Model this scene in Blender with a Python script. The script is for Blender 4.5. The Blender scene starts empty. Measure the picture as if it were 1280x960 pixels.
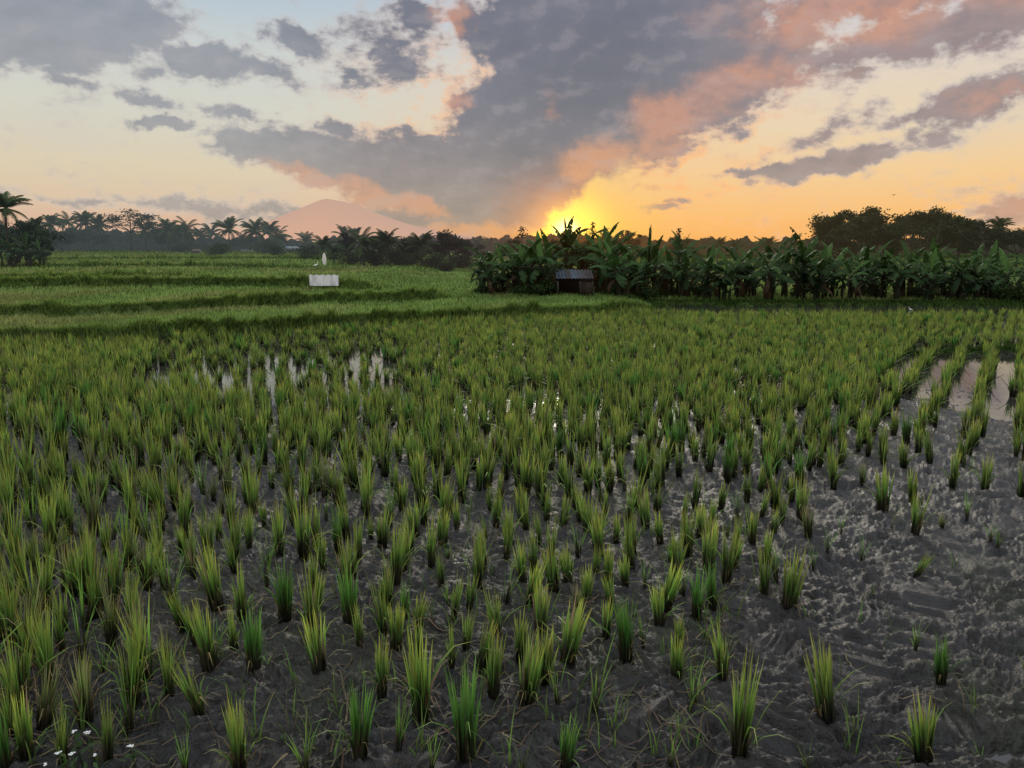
import bpy, math, random
import numpy as np

rng = np.random.default_rng(7)
random.seed(7)
scene = bpy.context.scene
COL = scene.collection
PI = math.pi

# ------------------------------------------------------------------ camera model
H = 2.2
F = 963.0
HOR = 302.0
TH = math.atan((480 - HOR) / F)


def ray(px, py):
    dx = (px - 640) / F
    dy = (480 - py) / F
    return np.array([dx, math.cos(TH) + dy * math.sin(TH), -math.sin(TH) + dy * math.cos(TH)])


def ground_pt(px, py, z=0.0):
    r = ray(px, py)
    t = (z - H) / r[2]
    return r[0] * t, r[1] * t


def azel(px, py):
    r = ray(px, py)
    r = r / np.linalg.norm(r)
    return math.atan2(r[0], r[1]), math.asin(r[2])


def at_depth(px, py, d):
    """world x and z of the point seen at pixel at ground depth y = d"""
    r = ray(px, py)
    k = d / r[1]
    return r[0] * k, H + r[2] * k


def project(x, y, z):
    p = np.array([x, y, z - H])
    cy = p[1] * math.cos(TH) - p[2] * math.sin(TH)
    up = p[1] * math.sin(TH) + p[2] * math.cos(TH)
    return 640 + F * p[0] / cy, 480 - F * up / cy


def lin(r, g, b):
    def f(c):
        c /= 255.0
        return c / 12.92 if c <= 0.04045 else ((c + 0.055) / 1.055) ** 2.4
    return np.array([f(r), f(g), f(b)])


# ------------------------------------------------------------------ numpy noise
def _hash(ix, iy, seed):
    n = (ix.astype(np.int64) * 374761393 + iy.astype(np.int64) * 668265263 + seed * 1274126177) & 0x7fffffff
    n = ((n ^ (n >> 13)) * 1274126177) & 0x7fffffff
    n = n ^ (n >> 16)
    return (n & 0xffff) / 65535.0


def vnoise(x, y, seed=0):
    ix = np.floor(x)
    iy = np.floor(y)
    fx = x - ix
    fy = y - iy
    fx = fx * fx * fx * (fx * (fx * 6 - 15) + 10)
    fy = fy * fy * fy * (fy * (fy * 6 - 15) + 10)
    a = _hash(ix, iy, seed)
    b = _hash(ix + 1, iy, seed)
    c = _hash(ix, iy + 1, seed)
    d = _hash(ix + 1, iy + 1, seed)
    return (a * (1 - fx) + b * fx) * (1 - fy) + (c * (1 - fx) + d * fx) * fy


def fbm(x, y, octv=4, seed=0, gain=0.5):
    s = 0
    a = 1.0
    t = 0
    for o in range(octv):
        s = s + a * vnoise(x * 2 ** o + 17.3 * o, y * 2 ** o + 9.1 * o, seed + o)
        t += a
        a *= gain
    return s / t


def sstep(a, b, x):
    t = np.clip((x - a) / (b - a), 0, 1)
    return t * t * (3 - 2 * t)


# ------------------------------------------------------------------ mesh helpers
class MB:
    """collects faces (quads / tris) with point colours, builds ONE mesh"""
    def __init__(self):
        self.v = []
        self.q = []
        self.t = []
        self.c = []
        self.n = 0

    def add(self, v, quads=None, tris=None, col=(0.5, 0.5, 0.5)):
        v = np.asarray(v, dtype=np.float64).reshape(-1, 3)
        c = np.asarray(col, dtype=np.float64)
        if c.ndim == 1:
            c = np.tile(c, (len(v), 1))
        self.v.append(v)
        self.c.append(c)
        if quads is not None and len(quads):
            self.q.append(np.asarray(quads, dtype=np.int64) + self.n)
        if tris is not None and len(tris):
            self.t.append(np.asarray(tris, dtype=np.int64) + self.n)
        self.n += len(v)

    def arrays(self):
        v = np.concatenate(self.v)
        c = np.concatenate(self.c)
        q = np.concatenate(self.q) if self.q else np.zeros((0, 4), np.int64)
        t = np.concatenate(self.t) if self.t else np.zeros((0, 3), np.int64)
        return v, c, q, t

    def mesh(self, name, mat, smooth=True):
        v, c, q, t = self.arrays()
        me = bpy.data.meshes.new(name)
        me.vertices.add(len(v))
        me.vertices.foreach_set('co', v.ravel().astype(np.float32))
        nl = len(q) * 4 + len(t) * 3
        me.loops.add(nl)
        me.loops.foreach_set('vertex_index', np.concatenate([q.ravel(), t.ravel()]).astype(np.int32))
        me.polygons.add(len(q) + len(t))
        starts = np.concatenate([np.arange(len(q)) * 4, len(q) * 4 + np.arange(len(t)) * 3]).astype(np.int32)
        me.polygons.foreach_set('loop_start', starts)
        if smooth:
            me.polygons.foreach_set('use_smooth', np.ones(len(q) + len(t), dtype=bool))
        me.update(calc_edges=True)
        a = me.attributes.new('Col', 'FLOAT_COLOR', 'POINT')
        a.data.foreach_set('color', np.concatenate([c, np.ones((len(c), 1))], axis=1).ravel().astype(np.float32))
        me.materials.append(mat)
        return me

    # --- primitive shapes
    def tube(self, pts, rad, n=8, col=(0.5, 0.5, 0.5), cap=True):
        pts = np.asarray(pts, float)
        rad = np.broadcast_to(np.asarray(rad, float), (len(pts),))
        m = len(pts)
        tang = np.gradient(pts, axis=0)
        tang /= np.linalg.norm(tang, axis=1, keepdims=True) + 1e-9
        ref = np.array([0.13, 0.97, 0.2]) if abs(tang[0][2]) > 0.7 else np.array([0.05, 0.1, 1.0])
        vs = []
        for i in range(m):
            s = np.cross(tang[i], ref)
            s /= np.linalg.norm(s) + 1e-9
            u = np.cross(s, tang[i])
            ang = np.arange(n) * 2 * PI / n
            vs.append(pts[i] + rad[i] * (np.outer(np.cos(ang), s) + np.outer(np.sin(ang), u)))
        vs = np.concatenate(vs)
        q = []
        for i in range(m - 1):
            for k in range(n):
                a = i * n + k
                b = i * n + (k + 1) % n
                q.append((a, b, b + n, a + n))
        tr = []
        if cap:
            for k in range(1, n - 1):
                tr.append((0, k + 1, k))
                o = (m - 1) * n
                tr.append((o, o + k, o + k + 1))
        c = np.asarray(col, float)
        if c.ndim == 2:
            c = np.repeat(c, n, axis=0)
        self.add(vs, q, tr, c)

    def box(self, c, s, rz=0.0, col=(0.5, 0.5, 0.5), rx=0.0):
        sx, sy, sz = np.asarray(s) / 2.0
        v = np.array([(x, y, z) for x in (-sx, sx) for y in (-sy, sy) for z in (-sz, sz)])
        if rx:
            R = np.array([[1, 0, 0], [0, math.cos(rx), -math.sin(rx)], [0, math.sin(rx), math.cos(rx)]])
            v = v @ R.T
        R = np.array([[math.cos(rz), -math.sin(rz), 0], [math.sin(rz), math.cos(rz), 0], [0, 0, 1]])
        v = v @ R.T + np.asarray(c)
        q = [(0, 1, 3, 2), (4, 6, 7, 5), (0, 4, 5, 1), (2, 3, 7, 6), (0, 2, 6, 4), (1, 5, 7, 3)]
        self.add(v, q, None, col)

    def strips(self, base, az, h, w, lean, curl, nseg, cols, side=None, power=1.8):
        """grass blades.  base (n,3); az lean azimuth; h length; w width; lean horizontal reach / h;
        curl drop; cols (n, nseg+1, 3)"""
        n = len(base)
        t = np.linspace(0, 1, nseg + 1)
        dirx = np.cos(az)
        diry = np.sin(az)
        if side is None:
            side = az + PI / 2 + rng.normal(0, 0.7, n)
        sx = np.cos(side)
        sy = np.sin(side)
        reach = (lean * h)[:, None] * t[None, :] ** power
        zz = h[:, None] * (t[None, :] - curl[:, None] * t[None, :] ** 3)
        prof = np.clip(np.minimum(0.55 + 1.6 * t, 1.0) * (1 - t ** 2.2), 0.02, 1)
        ww = w[:, None] * prof[None, :] * 0.5
        cx = base[:, 0, None] + dirx[:, None] * reach
        cy = base[:, 1, None] + diry[:, None] * reach
        cz = base[:, 2, None] + zz
        L = np.stack([cx - sx[:, None] * ww, cy - sy[:, None] * ww, cz], -1)
        R = np.stack([cx + sx[:, None] * ww, cy + sy[:, None] * ww, cz], -1)
        V = np.stack([L, R], 2).reshape(-1, 3)
        C = np.repeat(cols[:, :, None, :], 2, axis=2).reshape(-1, 3)
        o = (np.arange(n) * (nseg + 1) * 2)[:, None]
        s = (np.arange(nseg) * 2)[None, :]
        a = (o + s).ravel()
        Q = np.stack([a, a + 1, a + 3, a + 2], 1)
        self.add(V, Q, None, C)

    def leaves(self, cen, size, aspect, cols, flat=0.5, hang=0.0):
        """small leaf quads (diamonds) at cen with random orientations"""
        n = len(cen)
        d = rng.normal(0, 1, (n, 3))
        d[:, 2] = d[:, 2] * (1 - flat) - hang
        d /= np.linalg.norm(d, axis=1, keepdims=True) + 1e-9
        r = rng.normal(0, 1, (n, 3))
        s = np.cross(d, r)
        s /= np.linalg.norm(s, axis=1, keepdims=True) + 1e-9
        size = np.broadcast_to(size, (n,))[:, None]
        a = cen - d * size * 0.5
        b = cen + s * size * 0.5 * aspect
        c = cen + d * size * 0.5
        e = cen - s * size * 0.5 * aspect
        V = np.stack([a, b, c, e], 1).reshape(-1, 3)
        o = np.arange(n) * 4
        Q = np.stack([o, o + 1, o + 2, o + 3], 1)
        self.add(V, Q, None, np.repeat(cols, 4, axis=0))


def jit(col, n, s=0.2, hs=0.08):
    """n jittered copies of a colour"""
    c = np.tile(np.asarray(col, float), (n, 1))
    c *= (1 + rng.normal(0, s, (n, 1)))
    c *= (1 + rng.normal(0, hs, (n, 3)))
    return np.clip(c, 0.004, 0.9)


def obj(name, data, parent=None, label=None, cat=None, group=None, kind=None, loc=None, rz=0.0, scale=None):
    o = bpy.data.objects.new(name, data)
    COL.objects.link(o)
    if parent is not None:
        o.parent = parent
    if loc is not None:
        o.location = loc
    if rz:
        o.rotation_euler = (0, 0, rz)
    if scale is not None:
        o.scale = scale if hasattr(scale, '__len__') else (scale,) * 3
    if label:
        o['label'] = label
    if cat:
        o['category'] = cat
    if group:
        o['group'] = group
    if kind:
        o['kind'] = kind
    return o


def thing(name, label, cat, loc, rz=0.0, group=None, scale=None):
    o = obj(name, None, None, label, cat, group, None, loc, rz, scale)
    o.empty_display_size = 0.1
    return o


# ------------------------------------------------------------------ materials
def new_mat(name):
    m = bpy.data.materials.new(name)
    m.use_nodes = True
    nt = m.node_tree
    nt.nodes.clear()
    out = nt.nodes.new('ShaderNodeOutputMaterial')
    return m, nt, out


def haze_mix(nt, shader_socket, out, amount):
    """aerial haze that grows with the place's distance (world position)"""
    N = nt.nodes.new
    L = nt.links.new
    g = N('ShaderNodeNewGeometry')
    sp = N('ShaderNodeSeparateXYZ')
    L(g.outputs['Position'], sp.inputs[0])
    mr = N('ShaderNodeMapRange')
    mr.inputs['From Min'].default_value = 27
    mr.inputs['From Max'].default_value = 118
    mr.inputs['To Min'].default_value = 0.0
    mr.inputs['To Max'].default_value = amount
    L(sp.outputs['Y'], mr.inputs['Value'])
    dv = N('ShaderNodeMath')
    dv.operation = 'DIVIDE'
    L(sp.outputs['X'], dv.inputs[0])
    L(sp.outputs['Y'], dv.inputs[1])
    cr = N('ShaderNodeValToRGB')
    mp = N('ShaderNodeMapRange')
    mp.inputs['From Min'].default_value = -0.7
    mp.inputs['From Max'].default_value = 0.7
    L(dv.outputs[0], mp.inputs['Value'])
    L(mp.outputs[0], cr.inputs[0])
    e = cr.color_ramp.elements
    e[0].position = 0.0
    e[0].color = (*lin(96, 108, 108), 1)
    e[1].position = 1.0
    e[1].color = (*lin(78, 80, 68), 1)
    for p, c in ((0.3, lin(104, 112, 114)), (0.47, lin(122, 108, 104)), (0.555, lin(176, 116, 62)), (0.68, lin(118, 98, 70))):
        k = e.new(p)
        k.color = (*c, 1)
    em = N('ShaderNodeEmission')  # haze added as surface glow, warmer towards the sun
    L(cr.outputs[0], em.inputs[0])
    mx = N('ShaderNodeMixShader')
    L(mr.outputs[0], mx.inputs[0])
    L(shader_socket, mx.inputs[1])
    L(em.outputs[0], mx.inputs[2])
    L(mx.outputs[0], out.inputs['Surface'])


def foliage_mat(name, trans=0.35, rough=0.5, spec=0.3, haze=0.0, var=0.0, tint=(1, 1, 1)):
    m, nt, out = new_mat(name)
    N = nt.nodes.new
    L = nt.links.new
    at = N('ShaderNodeAttribute')
    at.attribute_name = 'Col'
    col = at.outputs['Color']
    hv = N('ShaderNodeHueSaturation')
    oi = N('ShaderNodeObjectInfo')
    mr = N('ShaderNodeMapRange')
    mr.inputs['To Min'].default_value = 1 - var
    mr.inputs['To Max'].default_value = 1 + var
    L(oi.outputs['Random'], mr.inputs['Value'])
    L(mr.outputs[0], hv.inputs['Value'])
    mu = N('ShaderNodeMix')
    mu.data_type = 'RGBA'
    mu.blend_type = 'MULTIPLY'
    mu.inputs[0].default_value = 1.0
    L(col, mu.inputs[6])
    mu.inputs[7].default_value = (*tint, 1)
    L(mu.outputs[2], hv.inputs['Color'])
    pb = N('ShaderNodeBsdfPrincipled')
    L(hv.outputs[0], pb.inputs['Base Color'])
    pb.inputs['Roughness'].default_value = rough
    pb.inputs['Specular IOR Level'].default_value = spec
    tr = N('ShaderNodeBsdfTranslucent')
    L(hv.outputs[0], tr.inputs['Color'])
    mx = N('ShaderNodeMixShader')
    mx.inputs[0].default_value = trans
    L(pb.outputs[0], mx.inputs[1])
    L(tr.outputs[0], mx.inputs[2])
    if haze > 0:
        haze_mix(nt, mx.outputs[0], out, haze)
    else:
        L(mx.outputs[0], out.inputs['Surface'])
    return m


def solid_mat(name, rough=0.7, spec=0.3, haze=0.0, noise=0.0, nscale=20.0, metal=0.0):
    m, nt, out = new_mat(name)
    N = nt.nodes.new
    L = nt.links.new
    at = N('ShaderNodeAttribute')
    at.attribute_name = 'Col'
    pb = N('ShaderNodeBsdfPrincipled')
    pb.inputs['Roughness'].default_value = rough
    pb.inputs['Specular IOR Level'].default_value = spec
    pb.inputs['Metallic'].default_value = metal
    if noise > 0:
        tc = N('ShaderNodeTexCoord')
        nz = N('ShaderNodeTexNoise')
        nz.inputs['Scale'].default_value = nscale
        nz.inputs['Detail'].default_value = 5
        L(tc.outputs['Object'], nz.inputs['Vector'])
        mr = N('ShaderNodeMapRange')
        mr.inputs['From Min'].default_value = 0.3
        mr.inputs['From Max'].default_value = 0.7
        mr.inputs['To Min'].default_value = 1 - noise
        mr.inputs['To Max'].default_value = 1 + noise
        L(nz.outputs['Fac'], mr.inputs['Value'])
        hv = N('ShaderNodeHueSaturation')
        L(at.outputs['Color'], hv.inputs['Color'])
        L(mr.outputs[0], hv.inputs['Value'])
        L(hv.outputs[0], pb.inputs['Base Color'])
    else:
        L(at.outputs['Color'], pb.inputs['Base Color'])
    if haze > 0:
        haze_mix(nt, pb.outputs[0], out, haze)
    else:
        L(pb.outputs[0], out.inputs['Surface'])
    return m


M_RICE = foliage_mat('rice_leaf', 0.48, 0.5, 0.25, var=0.18, tint=(0.93, 0.92, 1.35))
M_STEM = foliage_mat('rice_stem', 0.1, 0.6, 0.2, var=0.15)
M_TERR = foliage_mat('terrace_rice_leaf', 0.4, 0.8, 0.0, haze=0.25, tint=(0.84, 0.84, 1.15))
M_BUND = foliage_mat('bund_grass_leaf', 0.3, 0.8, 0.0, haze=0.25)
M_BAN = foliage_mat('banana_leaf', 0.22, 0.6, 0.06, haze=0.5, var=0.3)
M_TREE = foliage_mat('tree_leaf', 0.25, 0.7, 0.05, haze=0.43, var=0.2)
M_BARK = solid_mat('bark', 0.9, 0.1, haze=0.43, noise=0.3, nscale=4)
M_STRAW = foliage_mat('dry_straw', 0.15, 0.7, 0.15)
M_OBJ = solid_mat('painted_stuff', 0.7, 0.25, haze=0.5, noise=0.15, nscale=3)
M_FLOWER = foliage_mat('flower_petal', 0.3, 0.6, 0.2)

# ------------------------------------------------------------------ terrain
# terrace risers traced along their foot, each stepping the land up away from the camera
RISERS = [
    dict(p=[(-500, 432), (-200, 421), (0, 413), (120, 410), (250, 402), (380, 397), (500, 390), (640, 385), (780, 379), (900, 372)],
         z=0.40, step=0.31, x=(3.6, 5.2), w=0.2),
    dict(p=[(-500, 402), (-200, 392), (0, 386), (100, 385), (180, 382), (250, 378), (310, 374), (420, 373), (550, 366), (700, 360)],
         z=0.53, step=0.21, x=(-3.1, -1.2), w=0.2),
    dict(p=[(-500, 358), (-200, 355), (0, 353.5), (100, 352), (200, 352), (290, 351.5), (390, 354), (430, 356), (490, 357), (560, 357)],
         z=0.74, step=0.24, x=(-5.4, -4.0), w=0.22),
    dict(p=[(-500, 344), (-200, 343), (0, 342), (100, 341.5), (180, 341), (300, 340), (480, 339)],
         z=0.96, step=0.10, x=(-15.0, -12.5), w=0.25),
    dict(p=[(-500, 332), (0, 330), (100, 329.5), (240, 329), (400, 329), (560, 329)],
         z=1.06, step=0.10, x=(-12.0, -9.0), w=0.3),
    dict(p=[(-500, 322), (0, 321.5), (120, 321), (300, 320.5), (560, 320.5)],
         z=1.16, step=0.09, x=(-14.0, -8.0), w=0.4),
]
for R in RISERS:
    w = [ground_pt(px, py, R['z']) for px, py in R['p']]
    w.sort()
    R['X'] = np.array([a for a, b in w])
    R['Y'] = np.array([b for a, b in w])


def riser_y(i, x):
    R = RISERS[i]
    x = np.asarray(x, float)
    y = np.interp(x, R['X'], R['Y'])
    # beyond the traced left end keep its slope
    sl = (R['Y'][1] - R['Y'][0]) / (R['X'][1] - R['X'][0])
    y = np.where(x < R['X'][0], R['Y'][0] + sl * (x - R['X'][0]), y)
    return y + (fbm(x * 1.4, x * 0 + 5.5, 3, 40 + i) - 0.5) * 1.1 + (vnoise(x * 0.5, x * 0 + 1.5, 60 + i) - 0.5) * 0.8


PUDDLES = []
for px, py, rx, ry, dep in ((1262, 470, 110, 36, 0.030), (1200, 455, 60, 16, 0.022), (1160, 455, 40, 12, 0.02), (1300, 540, 70, 40, 0.02),
                            (232, 478, 70, 14, 0.05), (300, 436, 70, 14, 0.05), (440, 462, 110, 22, 0.055), (60, 500, 70, 20, 0.035),
                            (1270, 950, 50, 16, 0.06), (1110, 945, 60, 14, 0.03), (340, 440, 50, 14, 0.04), (560, 465, 60, 10, 0.04), (1050, 383, 190, 5, 0.08),
                            (930, 380, 60, 4, 0.06), (1220, 412, 50, 12, 0.04), (880, 505, 30, 16, 0.03), (690, 465, 40, 12, 0.04), (1030, 450, 60, 16, 0.03)):
    x, y = ground_pt(px, py)
    x2, _ = ground_pt(px + rx, py)
    _, y2 = ground_pt(px, py - ry)
    PUDDLES.append((x, y, abs(x2 - x), abs(y2 - y), dep))


def field_far(x):
    """far edge (y) of the near paddy as a function of x"""
    a = riser_y(0, x)
    xr, yr = ground_pt(1040, 379.5, 0.40)
    return np.where(x < 4.0, a, np.minimum(a, yr + 0 * x))


def terrain(x, y, detail=True):
    x = np.asarray(x, float)
    y = np.asarray(y, float)
    far = riser_y(0, x)
    z = np.zeros_like(x)
    on = np.zeros_like(x)
    for i, R in enumerate(RISERS):
        m = 1 - sstep(R['x'][0], R['x'][1], x)
        ry = riser_y(i, x)
        s = sstep(-R['w'] * 0.5, R['w'] * 0.5, y - ry)
        z = z + R['step'] * m * s
        # small lip of the bund
        z = z + 0.05 * m * np.exp(-((y - ry - 0.25) / 0.2) ** 2)
    # right-hand banana ground
    rgt = sstep(3.6, 5.2, x)
    by = 26.6 + 0 * x
    z = z + rgt * 0.14 * sstep(-0.3, 0.3, y - by - (vnoise(x * 0.8, x * 0, 9) - 0.5) * 0.8)
    paddy = 1 - sstep(-0.1, 0.1, y - np.where(x < 4.4, far, by))
    base = 0.075 - 0.085 * sstep(5.5, 12.5, y)
    for (px, py, a, b, dep) in PUDDLES:
        base = base - 1.7 * dep * np.exp(-((x - px) / a) ** 2 - ((y - py) / b) ** 2)
    n = (fbm(x * 0.9, y * 0.9, 3, 3) - 0.5) * 0.06
    if detail:
        f = np.exp(-np.hypot(x, y) / 16.0)
        wx = x + (vnoise(x * 3, y * 3, 81) - 0.5) * 0.25
        wy = y + (vnoise(x * 3, y * 3, 82) - 0.5) * 0.25
        r1 = 1 - np.abs(2 * fbm(wx * 5.0, wy * 8.0, 2, 21) - 1)
        n2 = fbm(wx * 10.0, wy * 15.0, 3, 31, 0.55)
        n3 = 1 - np.abs(2 * vnoise(wx * 22.0, wy * 34.0, 51) - 1)
        n4 = vnoise(wx * 48.0, wy * 62.0, 57)
        n = n + ((r1 - 0.75) * 0.05 + (n2 - 0.5) * 0.085 + (n3 - 0.5) * 0.026 + (n4 - 0.5) * 0.020) * (0.30 + 0.70 * f)
        # shallow foot holes
        c = vnoise(x * 2.3, y * 2.3, 91)
        n = n - 0.03 * sstep(0.72, 0.9, c)
    base = base - 0.035 * sstep(4.2, 6.0, x) * sstep(22.6, 23.4, y)
    z = z + paddy * (base + n)
    # cross bund on the right of the paddy
    x0, y0 = ground_pt(1150, 437, 0.1)
    bl = np.exp(-((y - y0 - 0.08 * (x - x0)) / 0.16) ** 2) * sstep(x0 - 1.6, x0 + 0.4, x)
    z = z + bl * 0.10
    z = z + (1 - paddy) * (fbm(x * 0.6, y * 0.6, 3, 71) - 0.5) * 0.06
    return z


def tz(x, y):
    return float(terrain(np.array([x]), np.array([y]), True)[0])


az_in = np.linspace(-0.70, 0.70, 980)
az_out = np.linspace(0.72, 1.45, 36)
AZ = np.concatenate([-az_out[::-1], az_in, az_out])
D = [1.5]
while D[-1] < 600:
    d = D[-1]
    D.append(d + min(1.45 * d * d / (H * 770), 0.0085 * d))
D += [800, 1100, 1600, 2500, 4500, 9000, 16000]
D = np.array(D)
GA, GD = np.meshgrid(AZ, D)
GX = GD * np.sin(GA)
GY = GD * np.cos(GA)
GZ = terrain(GX, GY)
GZ[D > 300] = GZ[D > 300] * 0 + 0.3
nA = len(AZ)
nD = len(D)
idx = np.arange(nA * nD).reshape(nD, nA)
Q = np.stack([idx[:-1, :-1], idx[:-1, 1:], idx[1:, 1:], idx[1:, :-1]], -1).reshape(-1, 4)
# reverse winding so normals face up
Q = Q[:, ::-1]
fx = GX.ravel()
fy = GY.ravel()
fz = GZ.ravel()
pad = (fy < np.where(fx < 4.4, riser_y(0, fx) - 0.02, 26.6)).astype(float)
mudn = fbm(fx * 2.2, fy * 2.2, 4, 11)
fine = fbm(fx * 14, fy * 14, 3, 12)
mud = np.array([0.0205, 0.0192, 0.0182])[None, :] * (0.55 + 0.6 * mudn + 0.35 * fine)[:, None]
# drier, paler crests; darker hollows, relief shade painted into the colour
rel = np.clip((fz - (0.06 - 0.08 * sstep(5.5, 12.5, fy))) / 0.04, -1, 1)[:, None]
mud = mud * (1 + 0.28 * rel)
olive = np.array([0.028, 0.030, 0.018])
al = (sstep(0.52, 0.72, fbm(fx * 1.3, fy * 1.3, 4, 14)) * 0.6)[:, None]
mud = mud * (1 - al) + olive * al
grass = np.array([0.055, 0.085, 0.022])[None, :] * (0.7 + 0.6 * fbm(fx * 0.7, fy * 0.7, 4, 13))[:, None]
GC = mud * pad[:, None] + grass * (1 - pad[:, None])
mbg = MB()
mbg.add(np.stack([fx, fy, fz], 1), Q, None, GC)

m, nt, out = new_mat('ground_mud_and_turf')
N = nt.nodes.new
L = nt.links.new
at = N('ShaderNodeAttribute')
at.attribute_name = 'Col'
g = N('ShaderNodeNewGeometry')
sp = N('ShaderNodeSeparateXYZ')
L(g.outputs['Position'], sp.inputs[0])
wet = N('ShaderNodeMapRange')
wet.inputs['From Min'].default_value = 0.0
wet.inputs['From Max'].default_value = 0.07
wet.inputs['To Min'].default_value = 0.24
wet.inputs['To Max'].default_value = 0.44
L(sp.outputs['Z'], wet.inputs['Value'])
nz = N('ShaderNodeTexNoise')
nz.inputs['Scale'].default_value = 30
nz.inputs['Detail'].default_value = 6
nz.inputs['Roughness'].default_value = 0.6
L(g.outputs['Position'], nz.inputs['Vector'])
bp = N('ShaderNodeBump')
bp.inputs['Strength'].default_value = 0.8
bp.inputs['Distance'].default_value = 0.03
L(nz.outputs['Fac'], bp.inputs['Height'])
pb = N('ShaderNodeBsdfPrincipled')
L(at.outputs['Color'], pb.inputs['Base Color'])
L(wet.outputs[0], pb.inputs['Roughness'])
L(bp.outputs[0], pb.inputs['Normal'])
sr = N('ShaderNodeMapRange')
sr.inputs['From Min'].default_value = 15
sr.inputs['From Max'].default_value = 23
sr.inputs["To Min"].default_value = 0.24
sr.inputs['To Max'].default_value = 0.0
L(sp.outputs['Y'], sr.inputs['Value'])
L(sr.outputs[0], pb.inputs['Specular IOR Level'])
L(pb.outputs[0], out.inputs['Surface'])
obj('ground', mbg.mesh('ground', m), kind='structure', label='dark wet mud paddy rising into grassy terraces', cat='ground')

# ------------------------------------------------------------------ water
mbw = MB()
xs = np.linspace(-34, 34, 60)
ys = np.linspace(1.2, 27.2, 40)
WX, WY = np.meshgrid(xs, ys)
ii = np.arange(WX.size).reshape(WX.shape)
WQ = np.stack([ii[:-1, :-1], ii[:-1, 1:], ii[1:, 1:], ii[1:, :-1]], -1).reshape(-1, 4)
mbw.add(np.stack([WX.ravel(), WY.ravel(), WX.ravel() * 0], 1), WQ, None, (0.05, 0.05, 0.05))
m, nt, out = new_mat('shallow_water')
N = nt.nodes.new
L = nt.links.new
pb = N('ShaderNodeBsdfPrincipled')
pb.inputs['Base Color'].default_value = (0.030, 0.028, 0.026, 1)
pb.inputs['Roughness'].default_value = 0.04
pb.inputs['IOR'].default_value = 1.4
g = N('ShaderNodeNewGeometry')
nz = N('ShaderNodeTexNoise')
nz.inputs['Scale'].default_value = 5
nz.inputs['Detail'].default_value = 3
L(g.outputs['Position'], nz.inputs['Vector'])
bp = N('ShaderNodeBump')
bp.inputs['Strength'].default_value = 0.06
bp.inputs['Distance'].default_value = 0.02
L(nz.outputs['Fac'], bp.inputs['Height'])
L(bp.outputs[0], pb.inputs['Normal'])
L(pb.outputs[0], out.inputs['Surface'])
obj('water', mbw.mesh('water', m), kind='structure', label='shallow water standing between the rice rows', cat='water')

# ------------------------------------------------------------------ rice clumps
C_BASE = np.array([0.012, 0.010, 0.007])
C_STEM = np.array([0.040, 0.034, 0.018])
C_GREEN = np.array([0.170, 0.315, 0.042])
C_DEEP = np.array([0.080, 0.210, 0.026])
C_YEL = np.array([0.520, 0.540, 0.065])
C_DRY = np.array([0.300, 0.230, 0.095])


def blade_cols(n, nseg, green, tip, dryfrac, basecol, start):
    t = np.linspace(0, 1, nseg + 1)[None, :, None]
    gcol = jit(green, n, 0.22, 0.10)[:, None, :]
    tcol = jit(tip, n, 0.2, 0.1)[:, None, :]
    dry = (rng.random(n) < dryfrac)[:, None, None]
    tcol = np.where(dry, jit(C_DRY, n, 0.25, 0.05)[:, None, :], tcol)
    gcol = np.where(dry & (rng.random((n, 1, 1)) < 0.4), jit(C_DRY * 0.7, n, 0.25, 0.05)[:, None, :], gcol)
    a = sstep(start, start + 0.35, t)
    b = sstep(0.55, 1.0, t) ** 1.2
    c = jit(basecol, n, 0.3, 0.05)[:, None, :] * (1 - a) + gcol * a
    return c * (1 - b) + tcol * b


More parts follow.
